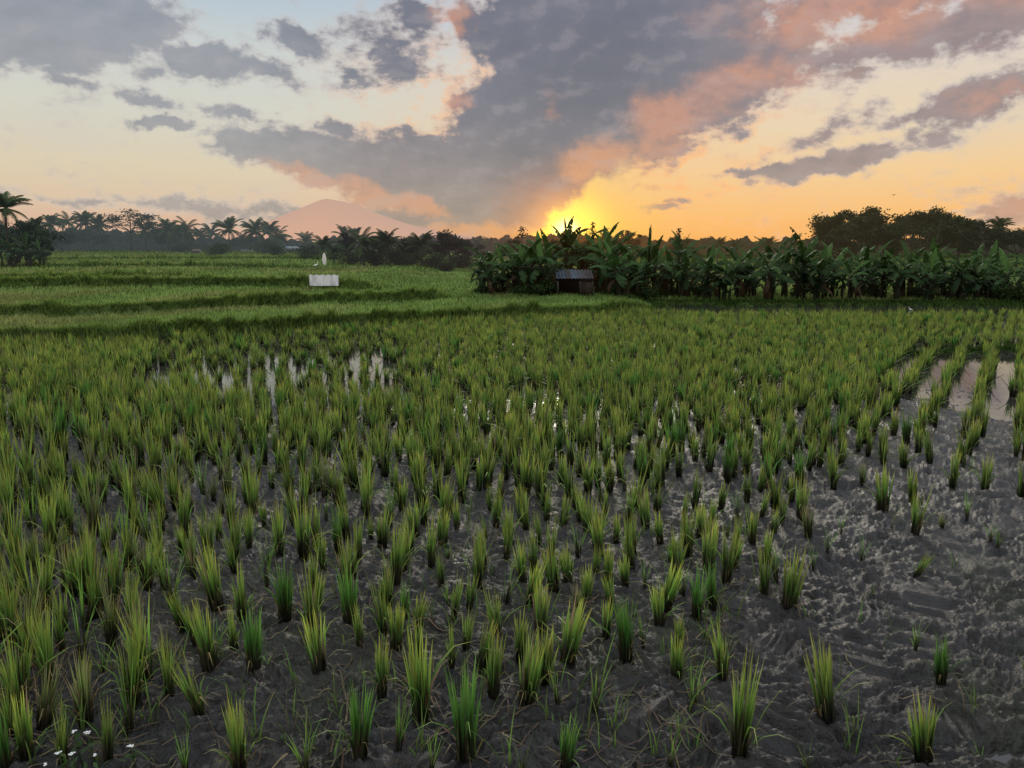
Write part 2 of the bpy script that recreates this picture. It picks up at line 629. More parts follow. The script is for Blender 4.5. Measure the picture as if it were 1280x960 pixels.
def clump_arrays(kind, nb=None, nseg=4, wide=1.0, gtint=1.0):
    """unit-height rice clump; returns (leaf MB, stem MB)"""
    lf = MB()
    st = MB()
    if kind == 'short':
        n = nb or 46
        rb, hmin, hp, lean, wd = 0.080, 0.58, 0.65, 0.11, 0.033
        grn, tip, dry = C_GREEN, C_YEL, 0.12
    elif kind == 'tall':
        n = nb or 44
        rb, hmin, hp, lean, wd = 0.066, 0.42, 0.75, 0.13, 0.024
        grn, tip, dry = C_GREEN * 0.92, C_YEL * 0.72, 0.07
    elif kind == 'deep':
        n = nb or 40
        rb, hmin, hp, lean, wd = 0.075, 0.5, 0.7, 0.13, 0.030
        grn, tip, dry = C_DEEP, C_GREEN * 1.1, 0.05
    elif kind == 'brown':
        n = nb or 44
        rb, hmin, hp, lean, wd = 0.075, 0.5, 0.8, 0.16, 0.022
        grn, tip, dry = C_GREEN * 0.6 + C_DRY * 0.25, C_DRY * 0.9, 0.5
    else:  # sprout
        n = nb or 11
        rb, hmin, hp, lean, wd = 0.045, 0.35, 0.8, 0.30, 0.024
        grn, tip, dry = C_GREEN * 0.85, C_GREEN * 1.3, 0.12
    a = rng.random(n) * 2 * PI
    r = rb * np.sqrt(rng.random(n))
    base = np.stack([r * np.cos(a), r * np.sin(a), np.zeros(n)], 1)
    h = hmin + (1 - hmin) * rng.random(n) ** hp
    h *= 1.0 - 0.18 * (r / rb)
    h[0] = 1.0
    ln = np.clip(lean * (0.25 + 0.9 * r / rb) * (0.4 + rng.random(n)), 0, 0.6)
    az = a + rng.normal(0, 0.6, n)
    curl = np.clip(rng.normal(0.03, 0.04, n), 0, 0.2)
    # a few blades bend over
    k = rng.random(n) < 0.11
    ln[k] = rng.uniform(0.35, 0.85, k.sum())
    curl[k] = rng.uniform(0.3, 0.55, k.sum())
    w = wd * wide * rng.uniform(0.7, 1.25, n)
    side = rng.random(n) * PI
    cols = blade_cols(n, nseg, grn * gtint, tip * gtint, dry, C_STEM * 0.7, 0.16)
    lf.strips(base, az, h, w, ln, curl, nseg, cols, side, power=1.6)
    # dark tight stems at the foot
    ns = max(4, int(n * 0.7))
    a = rng.random(ns) * 2 * PI
    r = rb * 1.05 * np.sqrt(rng.random(ns))
    base = np.stack([r * np.cos(a), r * np.sin(a), np.full(ns, -0.03)], 1)
    h = rng.uniform(0.26, 0.55, ns)
    cs = np.stack([jit(C_BASE, ns, 0.3), jit(C_STEM, ns, 0.35), jit(C_STEM * 1.1 + C_GREEN * 0.15, ns, 0.3)], 1)
    st.strips(base, a + rng.normal(0, 0.8, ns), h, np.full(ns, 0.034 * wide) * rng.uniform(0.7, 1.2, ns), np.full(ns, 0.10) * rng.random(ns), np.zeros(ns), 2, cs, rng.random(ns) * PI)
    # drooping dead blades
    nd = max(1, int(n * 0.14))
    a = rng.random(nd) * 2 * PI
    base = np.stack([rb * np.cos(a), rb * np.sin(a), rng.uniform(0.0, 0.2, nd)], 1)
    h = rng.uniform(0.2, 0.5, nd)
    cs = np.repeat(jit(C_DRY * 0.55, nd, 0.35)[:, None, :], 4, 1)
    st.strips(base, a, h, np.full(nd, 0.018 * wide), rng.uniform(0.4, 1.0, nd), rng.uniform(0.4, 1.1, nd), 3, cs)
    return lf, st


VAR = {}
for kind, cnt in (('short', 12), ('tall', 16), ('deep', 5), ('brown', 4), ('sprout', 8)):
    VAR[kind] = []
    for i in range(cnt):
        lf, st = clump_arrays(kind)
        VAR[kind].append((lf.mesh('blades_' + kind, M_RICE), st.mesh('stem_base_' + kind, M_STEM)))

# clumps read off the photograph: foot x, foot y, tip y, kind
SEEN_EXTRA = []
SEEN = [
    (48, 787, 692, 'tall'), (113, 767, 640, 'tall'), (143, 768, 655, 'tall'), (80, 797, 725, 'tall'), (200, 718, 650, 'tall'),
    (273, 770, 680, 'short'), (230, 800, 725, 'tall'), (210, 837, 778, 'brown'), (183, 860, 742, 'tall'), (263, 847, 748, 'short'),
    (253, 903, 812, 'tall'), (303, 783, 700, 'tall'), (318, 853, 765, 'deep'), (357, 787, 692, 'deep'), (395, 768, 711, 'short'),
    (400, 853, 765, 'short'), (312, 690, 630, 'tall'), (100, 887, 808, 'tall'), (63, 867, 735, 'tall'), (33, 950, 856, 'short'),
    (3, 807, 735, 'tall'), (8, 968, 872, 'deep'), (80, 965, 868, 'tall'), (137, 962, 870, 'tall'), (163, 917, 800, 'sprout'),
    (300, 978, 868, 'tall'), (290, 665, 600, 'tall'), (235, 985, 905, 'sprout'), (383, 978, 885, 'sprout'),
    (423, 700, 630, 'deep'), (448, 708, 635, 'tall'), (478, 693, 630, 'short'), (513, 700, 632, 'tall'), (495, 740, 640, 'tall'),
    (620, 663, 600, 'tall'), (637, 687, 615, 'tall'), (598, 743, 648, 'tall'), (653, 735, 668, 'short'), (668, 723, 648, 'tall'),
    (692, 743, 665, 'short'), (710, 730, 672, 'short'), (733, 753, 697, 'short'), (760, 740, 676, 'short'), (790, 700, 632, 'tall'),
    (782, 745, 692, 'short'), (807, 745, 690, 'sprout'), (830, 773, 695, 'short'), (438, 787, 698, 'deep'), (480, 800, 708, 'tall'),
    (450, 822, 752, 'tall'), (508, 782, 725, 'deep'), (567, 787, 720, 'tall'), (587, 773, 712, 'tall'), (477, 888, 805, 'short'),
    (527, 907, 765, 'short'), (565, 845, 785, 'tall'), (600, 842, 762, 'short'), (617, 884, 790, 'short'), (583, 955, 812, 'deep'),
    (658, 893, 788, 'short'), (680, 857, 770, 'short'), (708, 834, 738, 'short'), (720, 773, 735, 'brown'), (783, 833, 735, 'deep'),
    (742, 907, 800, 'sprout'), (697, 897, 818, 'sprout'), (845, 853, 780, 'short'), (450, 960, 850, 'deep'), (498, 949, 862, 'sprout'),
    (707, 968, 888, 'deep'), (655, 985, 922, 'sprout'), (560, 703, 675, 'sprout'), (907, 742, 650, 'tall'), (870, 783, 705, 'deep'),
    (890, 775, 700, 'deep'), (985, 768, 682, 'short'), (955, 752, 660, 'tall'), (903, 865, 775, 'tall'), (923, 962, 805, 'tall'),
    (880, 812, 768, 'sprout'), (1033, 907, 802, 'short'), (1175, 862, 786, 'deep'), (1143, 824, 772, 'sprout'), (1153, 959, 864, 'short'),
    (1143, 726, 680, 'tall'), (1077, 707, 655, 'sprout'), (1010, 677, 620, 'brown'), (1033, 698, 650, 'sprout'), (1017, 715, 668, 'sprout'),
    (1050, 675, 638, 'sprout'), (1143, 675, 608, 'tall'), (1177, 664, 640, 'brown'), (1208, 658, 612, 'sprout'), (1237, 684, 650, 'sprout'),
    (1246, 691, 655, 'sprout'), (977, 660, 608, 'tall'), (940, 685, 630, 'short'), (865, 897, 818, 'sprout'), (1010, 968, 918, 'sprout'),
    (1230, 614, 558, 'short'), (1190, 612, 552, 'short'), (1162, 579, 520, 'tall'), (1042, 611, 558, 'short'), (1077, 608, 568, 'brown'),
    (1140, 629, 576, 'short'), (1103, 642, 576, 'short'), (1277, 622, 560, 'tall'), (1000, 655, 590, 'short'), (968, 640, 575, 'tall'),
    (1228, 945, 935, 'sprout'), (540, 975, 905, 'sprout'), (838, 965, 918, 'sprout'), (745, 690, 620, 'tall'), (860, 700, 625, 'tall'),
    (825, 690, 640, 'short'), (920, 700, 640, 'tall'), (845, 735, 665, 'tall'), (885, 720, 648, 'short'), (555, 660, 590, 'tall'),
    (395, 690, 615, 'tall'), (350, 700, 630, 'tall'), (300, 975, 875, 'short'), (25, 880, 770, 'tall'), (20, 720, 620, 'tall'), (165, 780, 700, 'tall'),
    (65, 700, 600, 'tall'), (240, 720, 645, 'tall'), (15, 660, 570, 'tall'), (130, 850, 790, 'sprout'), (335, 745, 680, 'sprout'),
    (560, 760, 715, 'sprout'), (405, 720, 655, 'tall'), (260, 700, 625, 'tall'), (95, 760, 665, 'tall'), (20, 770, 680, 'tall'), (185, 745, 665, 'tall'),
]
clumps = []   # x, y, height, kind, tip tilt
for px, py, ty, kind in SEEN:
    x, y = ground_pt(px, py, 0.03)
    _, zt = at_depth(px, ty, y)
    hgt = max(0.10, (zt - 0.05)) * 1.08
    lean = (0.30 if (px, py) == (1143, 726) else 0.0)
    clumps.append([x, y, hgt, kind, lean])
xy_ = [(c[0], c[1]) for c in clumps]
for _ in range(1900):
    px = rng.uniform(-30, 460)
    py = 600 + 385 * rng.random() ** 1.25 * (1 - px / 900)
    x, y = ground_pt(px, py, 0.03)
    if min(math.hypot(x - a, y - b) for a, b in xy_) < 0.115 + 0.11 * px / 460:
        continue
    if rng.random() < 0.15:
        continue
    clumps.append([x, y, rng.uniform(0.28, 0.58), 'tall' if rng.random() < 0.62 else 'brown' if rng.random() < 0.4 else 'sprout', 0.0])
    xy_.append((x, y))
for _ in range(600):
    px = rng.uniform(430, 980)
    py = 640 + rng.random() ** 1.6 * (200 if px < 860 else 90)
    x, y = ground_pt(px, py, 0.03)
    if min(math.hypot(x - a, y - b) for a, b in xy_) < 0.175:
        continue
    clumps.append([x, y, rng.uniform(0.26, 0.44), 'tall' if rng.random() < 0.5 else 'short' if rng.random() < 0.6 else 'sprout', 0.0])
    xy_.append((x, y))
seen_xy = np.array([(c[0], c[1]) for c in clumps])

# planted rows: two crossing directions, 33 degrees right of the view
ang = math.radians(33)
ux, uy = math.sin(ang), math.cos(ang)        # along the row
vx, vy = math.cos(ang), -math.sin(ang)       # across
SP_A, SP_B = 0.212, 0.245
xe, ye = ground_pt(640, 650)
cand = []
cand_j = []
for i in range(-50, 190):
    for j in range(-140, 110):
        x = ux * i * SP_A + vx * j * SP_B
        y = uy * i * SP_A + vy * j * SP_B
        if 2.0 < y < 26 and abs(x) < 0.80 * y + 0.6:
            cand.append((x, y))
            cand_j.append(j)
cand = np.array(cand)
cand_j = np.array(cand_j)
cand += rng.normal(0, 0.045, cand.shape)
PX = 640 + F * cand[:, 0] / (cand[:, 1] * math.cos(TH) + (H) * math.sin(TH))
dn = cand[:, 1] * math.cos(TH) + H * math.sin(TH)
PY = 480 - F * (cand[:, 1] * math.sin(TH) - H * math.cos(TH)) / dn
far_edge = field_far(cand[:, 0])
keep = cand[:, 1] < far_edge - 0.15
lim = np.interp(PX, [-100, 0, 250, 420, 900, 1000, 1060, 1150, 1280, 1400], [790, 770, 690, 655, 655, 640, 600, 590, 590, 620])
keep &= PY < lim
dens = np.full(len(cand), 0.95)
pn = fbm(cand[:, 0] * 0.55, cand[:, 1] * 0.55, 3, 77)
dens *= 1 - 0.55 * sstep(0.60, 0.75, pn) * sstep(440, 520, PY)
# open water and mud gaps
for (gx, gy, rx, ry, s) in ((235, 478, 55, 14, 0.8), (60, 505, 60, 16, 0.6), (1258, 468, 34, 30, 0.35), (435, 464, 80, 20, 0.62), (175, 470, 30, 8, 0.6), (330, 436, 70, 9, 0.55), (560, 468, 50, 10, 0.5), (320, 500, 60, 8, 0.5),
                            (1290, 545, 60, 34, 0.5), (350, 437, 60, 7, 0.45), (1225, 415, 45, 9, 0.5), (1240, 440, 50, 6, 0.6)):
    dens *= 1 - s * np.exp(-((PX - gx) / rx) ** 2 - ((PY - gy) / ry) ** 2)
wetr = (PX > 1120) & (PY > 436) & (PY < 640)
keep &= ~(wetr & (cand_j % 2 == 0))
wetl = (PX > 190) & (PX < 500) & (PY > 424) & (PY < 500)
keep &= ~(wetl & (rng.random(len(cand)) < 0.42))
keep &= rng.random(len(cand)) < dens
for i in np.where(keep)[0]:
    x, y = cand[i]
    if PY[i] > 560 and np.min(np.hypot(seen_xy[:, 0] - x, seen_xy[:, 1] - y)) < 0.2:
        continue
    left = sstep(500, 0, PX[i])
    hh = rng.uniform(0.37, 0.53) + 0.10 * left * rng.random()
    hh *= 1 - 0.16 * sstep(9, 15, y)
    hh *= 1 - 0.10 * sstep(640, 1000, PX[i]) * sstep(470, 620, PY[i])
    r = rng.random()
    kind = 'tall' if r < 0.62 else 'short' if r < 0.86 else 'deep' if r < 0.94 else 'brown' if r < 0.97 else 'sprout'
    if kind in ('short', 'sprout', 'brown'):
        hh *= 0.85
    clumps.append([x, y, hh, kind, 0.0])

# largest in the picture first
def visible(c):
    px, py = project(c[0], c[1], 0.03)
    px2, py2 = project(c[0], c[1], c[2])
    return -45 < px < 1325 and py2 < 962


clumps.sort(key=lambda c: (0 if visible(c) else 1, c[1] - 1.2 * c[2]))
indiv = clumps[:298]
rest = clumps[298:]

SPECIAL = {
    (1033, 907): 'short yellow-green rice clump standing alone on bare ridged mud with a thin seed stalk behind',
    (1175, 862): 'small deep green rice clump alone on bare mud beside a wispy sprout',
    (1143, 824): 'wispy thin rice sprout on bare mud just behind a small green clump',
    (1153, 959): 'yellow-tipped rice clump with rusty dry blades at the muddy lower right edge',
    (1143, 726): 'rice clump leaning hard to the right on bare mud',
    (923, 962): 'tall fan-shaped rice clump with yellow spreading tips at the bottom edge of the bare mud',
    (583, 955): 'largest broad deep green rice clump near the middle of the bottom edge',
    (395, 768): 'short brush-like rice clump with bright yellow tips over a dark stubble foot',
    (783, 833): 'narrow upright bright green rice clump with dark foot standing apart on mud',
    (870, 783): 'bright fresh green rice clump, left of a close pair at the mud edge',
    (890, 775): 'bright fresh green rice clump, right of a close pair at the mud edge',
    (985, 768): 'bushy rice clump at the outer right corner of the stand, facing bare mud',
    (33, 950): 'bright yellow-green rice clump in the lower left corner by white flowers',
    (697, 897): 'single thin rice shoot between two thick clumps low in the middle',
    (1228, 945): 'tiny green shoot in the wet mud of the lower right corner',
    (1177, 664): 'low dried-out brown tuft on bare mud at right',
    (527, 907): 'tall full rice clump with pale dry tips and thick black foot, low centre-left',
    (733, 753): 'short stubby rice clump with cut-off looking top in the central foreground',
}
special_xy = {k: ground_pt(k[0], k[1], 0.03) for k in SPECIAL}
SIZE = {'short': 'short yellow-tipped', 'tall': 'tall slender', 'deep': 'deep green', 'brown': 'browned', 'sprout': 'thin wispy'}
used_lab = set()


def clump_label(c):
    for k, (sx, sy) in special_xy.items():
        if abs(sx - c[0]) < 1e-6 and abs(sy - c[1]) < 1e-6:
            used_lab.add(SPECIAL[k])
            return SPECIAL[k]
    px, py = project(c[0], c[1], 0.03)
    a = min(100.0, max(0, px / 12.8))
    b = min(100.0, max(0, py / 9.6))
    if px > 1000 and py > 630:
        where = 'on bare ridged mud'
    elif py < 560 and (px < 520 or px > 1120):
        where = 'beside open water'
    elif px < 420:
        where = 'in the crowded left stand'
    elif py > 760:
        where = 'in the gappy muddy foreground'
    else:
        where = 'in the middle rows'
    for fmt in ('%.0f', '%.1f'):
        l = '%s rice clump %s, foot %s%% across, %s%% down' % (SIZE[c[3]], where, fmt % a, fmt % b)
        if l not in used_lab:
            break
    used_lab.add(l)
    return l


GROUP_RICE = 'rice clumps planted across the muddy paddy'
for n, c in enumerate(indiv):
    x, y, hh, kind, lean = c
    v = VAR[kind][rng.integers(len(VAR[kind]))]
    z = tz(x, y) - 0.005
    sxy = hh * rng.uniform(0.68, 0.98) * (1.08 if kind == 'short' else 1.1 if kind == 'deep' else 1.0)
    if kind == 'short':
        sxy *= 1.05
    sxy = max(sxy, 0.22)
    if hh > 0.55:
        sxy *= 0.85
    root = thing('rice_clump', clump_label(c), 'rice plant', (x, y, max(z, -0.02)), float(rng.random() * 2 * PI), GROUP_RICE)
    root.scale = (sxy, sxy, hh)
    if lean:
        root.rotation_euler = (0, 0.45, 0)
    else:
        root.rotation_euler = (float(rng.normal(0, 0.085)), float(rng.normal(0, 0.085)), root.rotation_euler[2])
    obj('leaf_blades', v[0], root)
    obj('stem_base', v[1], root)

# the rest of the paddy as one field of rice
SIMP = {}
for kind, cnt in (('short', 5), ('tall', 7), ('deep', 3), ('brown', 2), ('sprout', 3)):
    SIMP[kind] = []
    for i in range(cnt):
        nb = {'short': 34, 'tall': 34, 'deep': 30, 'brown': 24, 'sprout': 8}[kind]
        lf, st = clump_arrays(kind, nb=nb, nseg=3, wide=1.35)
        a = lf.arrays()
        b = st.arrays()
        V = np.concatenate([a[0], b[0]])
        C = np.concatenate([a[1], b[1]])
        Qs = np.concatenate([a[2], b[2] + len(a[0])])
        SIMP[kind].append((V, C, Qs))
mb = MB()
rest_zz = terrain(np.array([c[0] for c in rest]), np.array([c[1] for c in rest]))
for c, z in zip(rest, rest_zz):
    x, y, hh, kind, lean = c
    V, C, Qs = SIMP[kind][rng.integers(len(SIMP[kind]))]
    t = rng.random() * 2 * PI
    s = hh * rng.uniform(0.75, 1.1) * (1 + 0.5 * sstep(8, 14, y))
    R = np.array([[math.cos(t), -math.sin(t), 0], [math.sin(t), math.cos(t), 0], [0, 0, 1]])
    W = (V * np.array([s, s, hh])) @ R.T
    W[:, 0] += W[:, 2] * rng.normal(0, 0.06)
    W += np.array([x, y, max(z, -0.03)])
    mb.add(W, Qs, None, np.clip(C * rng.uniform(0.82, 1.2), 0, 0.9))
obj('paddy_rice', mb.mesh('paddy_rice', M_RICE), label='thick stand of young green rice filling the far half of the paddy', cat='rice', kind='stuff')

# thin stray shoots and lying straw
mb = MB()
n = 420
px = rng.uniform(-40, 1300, n)
py = rng.uniform(560, 975, n)
keep = rng.random(n) < np.where(px > 900 + (900 - py) * 0.2, 0.12, 1.0)
px, py = px[keep], py[keep]
P = np.array([ground_pt(a, b, 0.03) for a, b in zip(px, py)])
Z = terrain(P[:, 0], P[:, 1])
nb = len(P) * 4
rep = np.repeat(np.arange(len(P)), 4)
base = np.stack([P[rep, 0] + rng.normal(0, 0.02, nb), P[rep, 1] + rng.normal(0, 0.02, nb), Z[rep] - 0.01], 1)
cols = blade_cols(nb, 4, C_GREEN * 0.7, C_GREEN * 1.2, 0.25, C_STEM, 0.0)
mb.strips(base, rng.random(nb) * 2 * PI, rng.uniform(0.06, 0.26, nb), rng.uniform(0.005, 0.009, nb), rng.uniform(0.1, 0.7, nb), rng.uniform(0, 0.3, nb), 4, cols)
obj('stray_shoots', mb.mesh('stray_shoots', M_RICE), label='thin stray grass shoots scattered over the mud', cat='shoots', kind='stuff')

mb = MB()
n = 900
px = rng.uniform(-60, 1340, n)
py = rng.uniform(600, 990, n)
keep = rng.random(n) < np.where(px > 900 + (900 - py) * 0.2, 0.10, 0.9)
px, py = px[keep], py[keep]
P = np.array([ground_pt(a, b, 0.03) for a, b in zip(px, py)])
for (x, y) in P:
    ln = rng.uniform(0.06, 0.34)
    a = rng.random() * PI
    k = 6
    t = np.linspace(-0.5, 0.5, k)
    bend = rng.normal(0, 0.12)
    xs = x + np.cos(a) * t * ln - np.sin(a) * bend * ln * (t * t)
    ys = y + np.sin(a) * t * ln + np.cos(a) * bend * ln * (t * t)
    zs = terrain(xs, ys)
    zs = np.maximum(zs, np.linspace(zs.max(), zs.min(), k) - 0.02) + 0.006 + max(0, rng.normal(0, 0.02)) * (t + 0.5)
    wv = rng.uniform(0.0022, 0.0042)
    sx, sy = -np.sin(a) * wv, np.cos(a) * wv
    V = np.stack([np.stack([xs - sx, ys - sy, zs], 1), np.stack([xs + sx, ys + sy, zs + 0.001], 1)], 1).reshape(-1, 3)
    q = [(2 * i, 2 * i + 1, 2 * i + 3, 2 * i + 2) for i in range(k - 1)]
    base_c = (0.10, 0.080, 0.045) if rng.random() < 0.5 else (0.06, 0.045, 0.03)
    mb.add(V, q, None, jit(base_c, 1, 0.35, 0.08)[0])
obj('straw_litter', mb.mesh('straw_litter', M_STRAW), label='dry broken rice straw lying on the dark mud', cat='straw', kind='stuff')

# ------------------------------------------------------------------ terrace rice and bund grass (stuff)
mb = MB()
n = 330000
az = rng.uniform(-0.72, 0.72, n)
d = 1.0 / rng.uniform(1 / 110.0, 1 / 12.5, n)
x = d * np.tan(az)
y = d
far0 = np.where(x < 4.4, riser_y(0, x) + 0.05, 27.3)
k = y > far0
x, y, d = x[k], y[k], d[k]
z = terrain(x, y)
# leave the faces of the risers to the bund grass
nearr = np.full(len(x), 9.0)
for i, R in enumerate(RISERS):
    m_ = x < R['x'][1]
    dd = np.where(m_, np.abs(y - riser_y(i, x)), 9)
    nearr = np.minimum(nearr, dd)
k = nearr > 0.22
x, y, z, d = x[k], y[k], z[k], d[k]
n = len(x)
pt = fbm(x * 0.35, y * 0.18, 3, 5)
pal = sstep(0.4, 0.62, pt)[:, None]
gcol = np.array([0.200, 0.300, 0.060]) * (1 - pal) + np.array([0.250, 0.280, 0.070]) * pal
gcol = gcol * (1 + rng.normal(0, 0.30, (n, 1))) * (0.65 + 0.7 * fbm(x * 0.9, y * 0.5, 3, 6))[:, None]
dull = sstep(45, 90, y)[:, None]
gcol = gcol * (1 - dull * 0.25)
gcol = np.clip(gcol, 0.01, 0.6)
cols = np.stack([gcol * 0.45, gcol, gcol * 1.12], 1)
mb.strips(np.stack([x, y, z - 0.01], 1), rng.random(n) * 2 * PI, rng.uniform(0.06, 0.17, n) * (0.5 + 1.1 * fbm(x * 1.1, y * 0.6, 3, 7)), np.maximum(0.012, d * 0.0012), rng.uniform(0.05, 0.5, n),
          rng.uniform(0, 0.2, n), 2, cols, rng.normal(0, 0.6, n))
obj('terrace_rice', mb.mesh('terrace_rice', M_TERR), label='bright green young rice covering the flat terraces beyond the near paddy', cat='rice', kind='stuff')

for i, R in enumerate(RISERS):
    mb = MB()
    n = [34000, 26000, 18000, 9000, 11000, 9000][i]
    lo = [-17, -20, -27, -34, -42, -60][i]
    x = rng.uniform(lo, R['x'][1] - 0.2, n)
    ry = riser_y(i, x)
    t = rng.random(n)
    y = ry + rng.normal(0.02, 0.14 + 0.03 * i, n)
    m_ = 1 - sstep(R['x'][0] - 1.5, R['x'][1], x)
    keep = rng.random(n) < 0.15 + 0.85 * m_
    x, y, ry = x[keep], y[keep], ry[keep]
    n = len(x)
    z = terrain(x, y)
    tuft = 0.25 + 1.5 * fbm(x * 1.5, y * 0 + i * 3.1, 4, 15 + i) * (0.6 + 0.8 * (vnoise(x * 6, y * 0, 19) > 0.6))
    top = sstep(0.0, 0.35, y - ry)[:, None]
    gc = np.array([0.110, 0.170, 0.042]) * (1 - top) + np.array([0.180, 0.260, 0.054]) * top  # bank face darker than its top: shade painted into the grass
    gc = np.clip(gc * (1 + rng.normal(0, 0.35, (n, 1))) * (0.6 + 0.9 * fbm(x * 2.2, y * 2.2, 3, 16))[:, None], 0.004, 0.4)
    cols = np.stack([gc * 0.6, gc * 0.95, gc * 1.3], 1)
    wd = np.maximum(0.012, y * 0.0011)
    azl = np.where(rng.random(n) < 0.6, -PI / 2 + rng.normal(0, 0.8, n), rng.random(n) * 2 * PI)
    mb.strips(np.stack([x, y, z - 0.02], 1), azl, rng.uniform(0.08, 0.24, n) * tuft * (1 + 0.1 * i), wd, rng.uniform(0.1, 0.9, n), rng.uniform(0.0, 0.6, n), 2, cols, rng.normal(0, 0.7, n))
    obj('bund_grass', mb.mesh('bund_grass', M_BUND), kind='stuff', cat='grass',
        label=['dark shaggy grass on the nearest terrace bank, edging the muddy paddy', 'dark grass on the second terrace bank from the paddy',
               'dark grass on the terrace bank beside the white sheet', 'dark grass on the short bank above the white sheet at left',
               'thin dark grass bank among the far left terraces', 'farthest grass bank just below the hazy palms'][i])

# grass on the cross bund and on the edge before the bananas, reeds at their feet
mb = MB()
x0, y0 = ground_pt(1150, 437, 0.1)
n = 6000
x = rng.uniform(x0 - 1.0, x0 + 5, n)
y = y0 + 0.08 * (x - x0) + rng.normal(0, 0.12, n)
n2 = 9000
x = np.concatenate([x, rng.uniform(3.8, 22, n2)])
y = np.concatenate([y, 26.7 + rng.normal(0, 0.28, n2)])
z = terrain(x, y)
n = len(x)
gc = np.clip(np.array([0.045, 0.080, 0.018]) * (1 + rng.normal(0, 0.3, (n, 1))), 0.004, 0.4)
cols = np.stack([gc * 0.5, gc, gc * 1.3], 1)
mb.strips(np.stack([x, y, z - 0.02], 1), rng.random(n) * 2 * PI, rng.uniform(0.06, 0.2, n), np.maximum(0.012, y * 0.0010), rng.uniform(0.1, 0.8, n), rng.uniform(0, 0.4, n), 2, cols)
obj('bank_grass', mb.mesh('bank_grass', M_BUND), kind='stuff', cat='grass', label='low weedy grass along the wet bank in front of the banana plants')

# ------------------------------------------------------------------ plants: generators
C_BAN = np.array([0.024, 0.048, 0.018])
C_BANL = np.array([0.042, 0.086, 0.020])
C_BROWN = np.array([0.055, 0.036, 0.020])


def banana_leaf(mb, org, az, el, length, width, droop, col, nseg=9, torn=0.35):
    t = np.linspace(0, 1, nseg + 1)
    pts = [np.array(org, float)]
    e = el
    step = length / nseg
    ca, sa = math.cos(az), math.sin(az)
    for i in range(nseg):
        pts.append(pts[-1] + step * np.array([ca * math.cos(e), sa * math.cos(e), math.sin(e)]))
        e -= droop / nseg * (0.5 + 1.3 * i / nseg)
    pts = np.array(pts)
    side = np.array([-sa, ca, 0.0])
    prof = np.interp(t, [0, 0.12, 0.2, 0.45, 0.8, 1.0], [0.03, 0.05, 0.7, 1.0, 0.75, 0.05]) * width * 0.5
    for sgn in (-1, 1):
        for i in range(1, nseg):
            fall0 = -0.25 - rng.random() * torn
            fall1 = fall0 if rng.random() > torn else -0.3 - rng.random() * 0.8
            a = pts[i]
            b = pts[i + 1] if rng.random() > 0.25 * torn else pts[i] * 0.2 + pts[i + 1] * 0.8
            c = b + sgn * side * prof[i + 1] * (1 - 0.1 * rng.random()) + np.array([0, 0, fall1 * prof[i + 1]])
            d = a + sgn * side * prof[i] + np.array([0, 0, fall0 * prof[i]])
            k = 1 + rng.normal(0, 0.10)
            mb.add([a, b, c, d], [(0, 1, 2, 3)] if sgn > 0 else [(3, 2, 1, 0)], None, np.clip(np.array([col * 1.25 * k, col * 1.25 * k, col * k, col * k]), 0.004, 0.8))
    mb.tube(pts[: nseg], np.linspace(0.018, 0.006, nseg) * length / 1.2, 4, col * 1.5 + 0.015, cap=False)


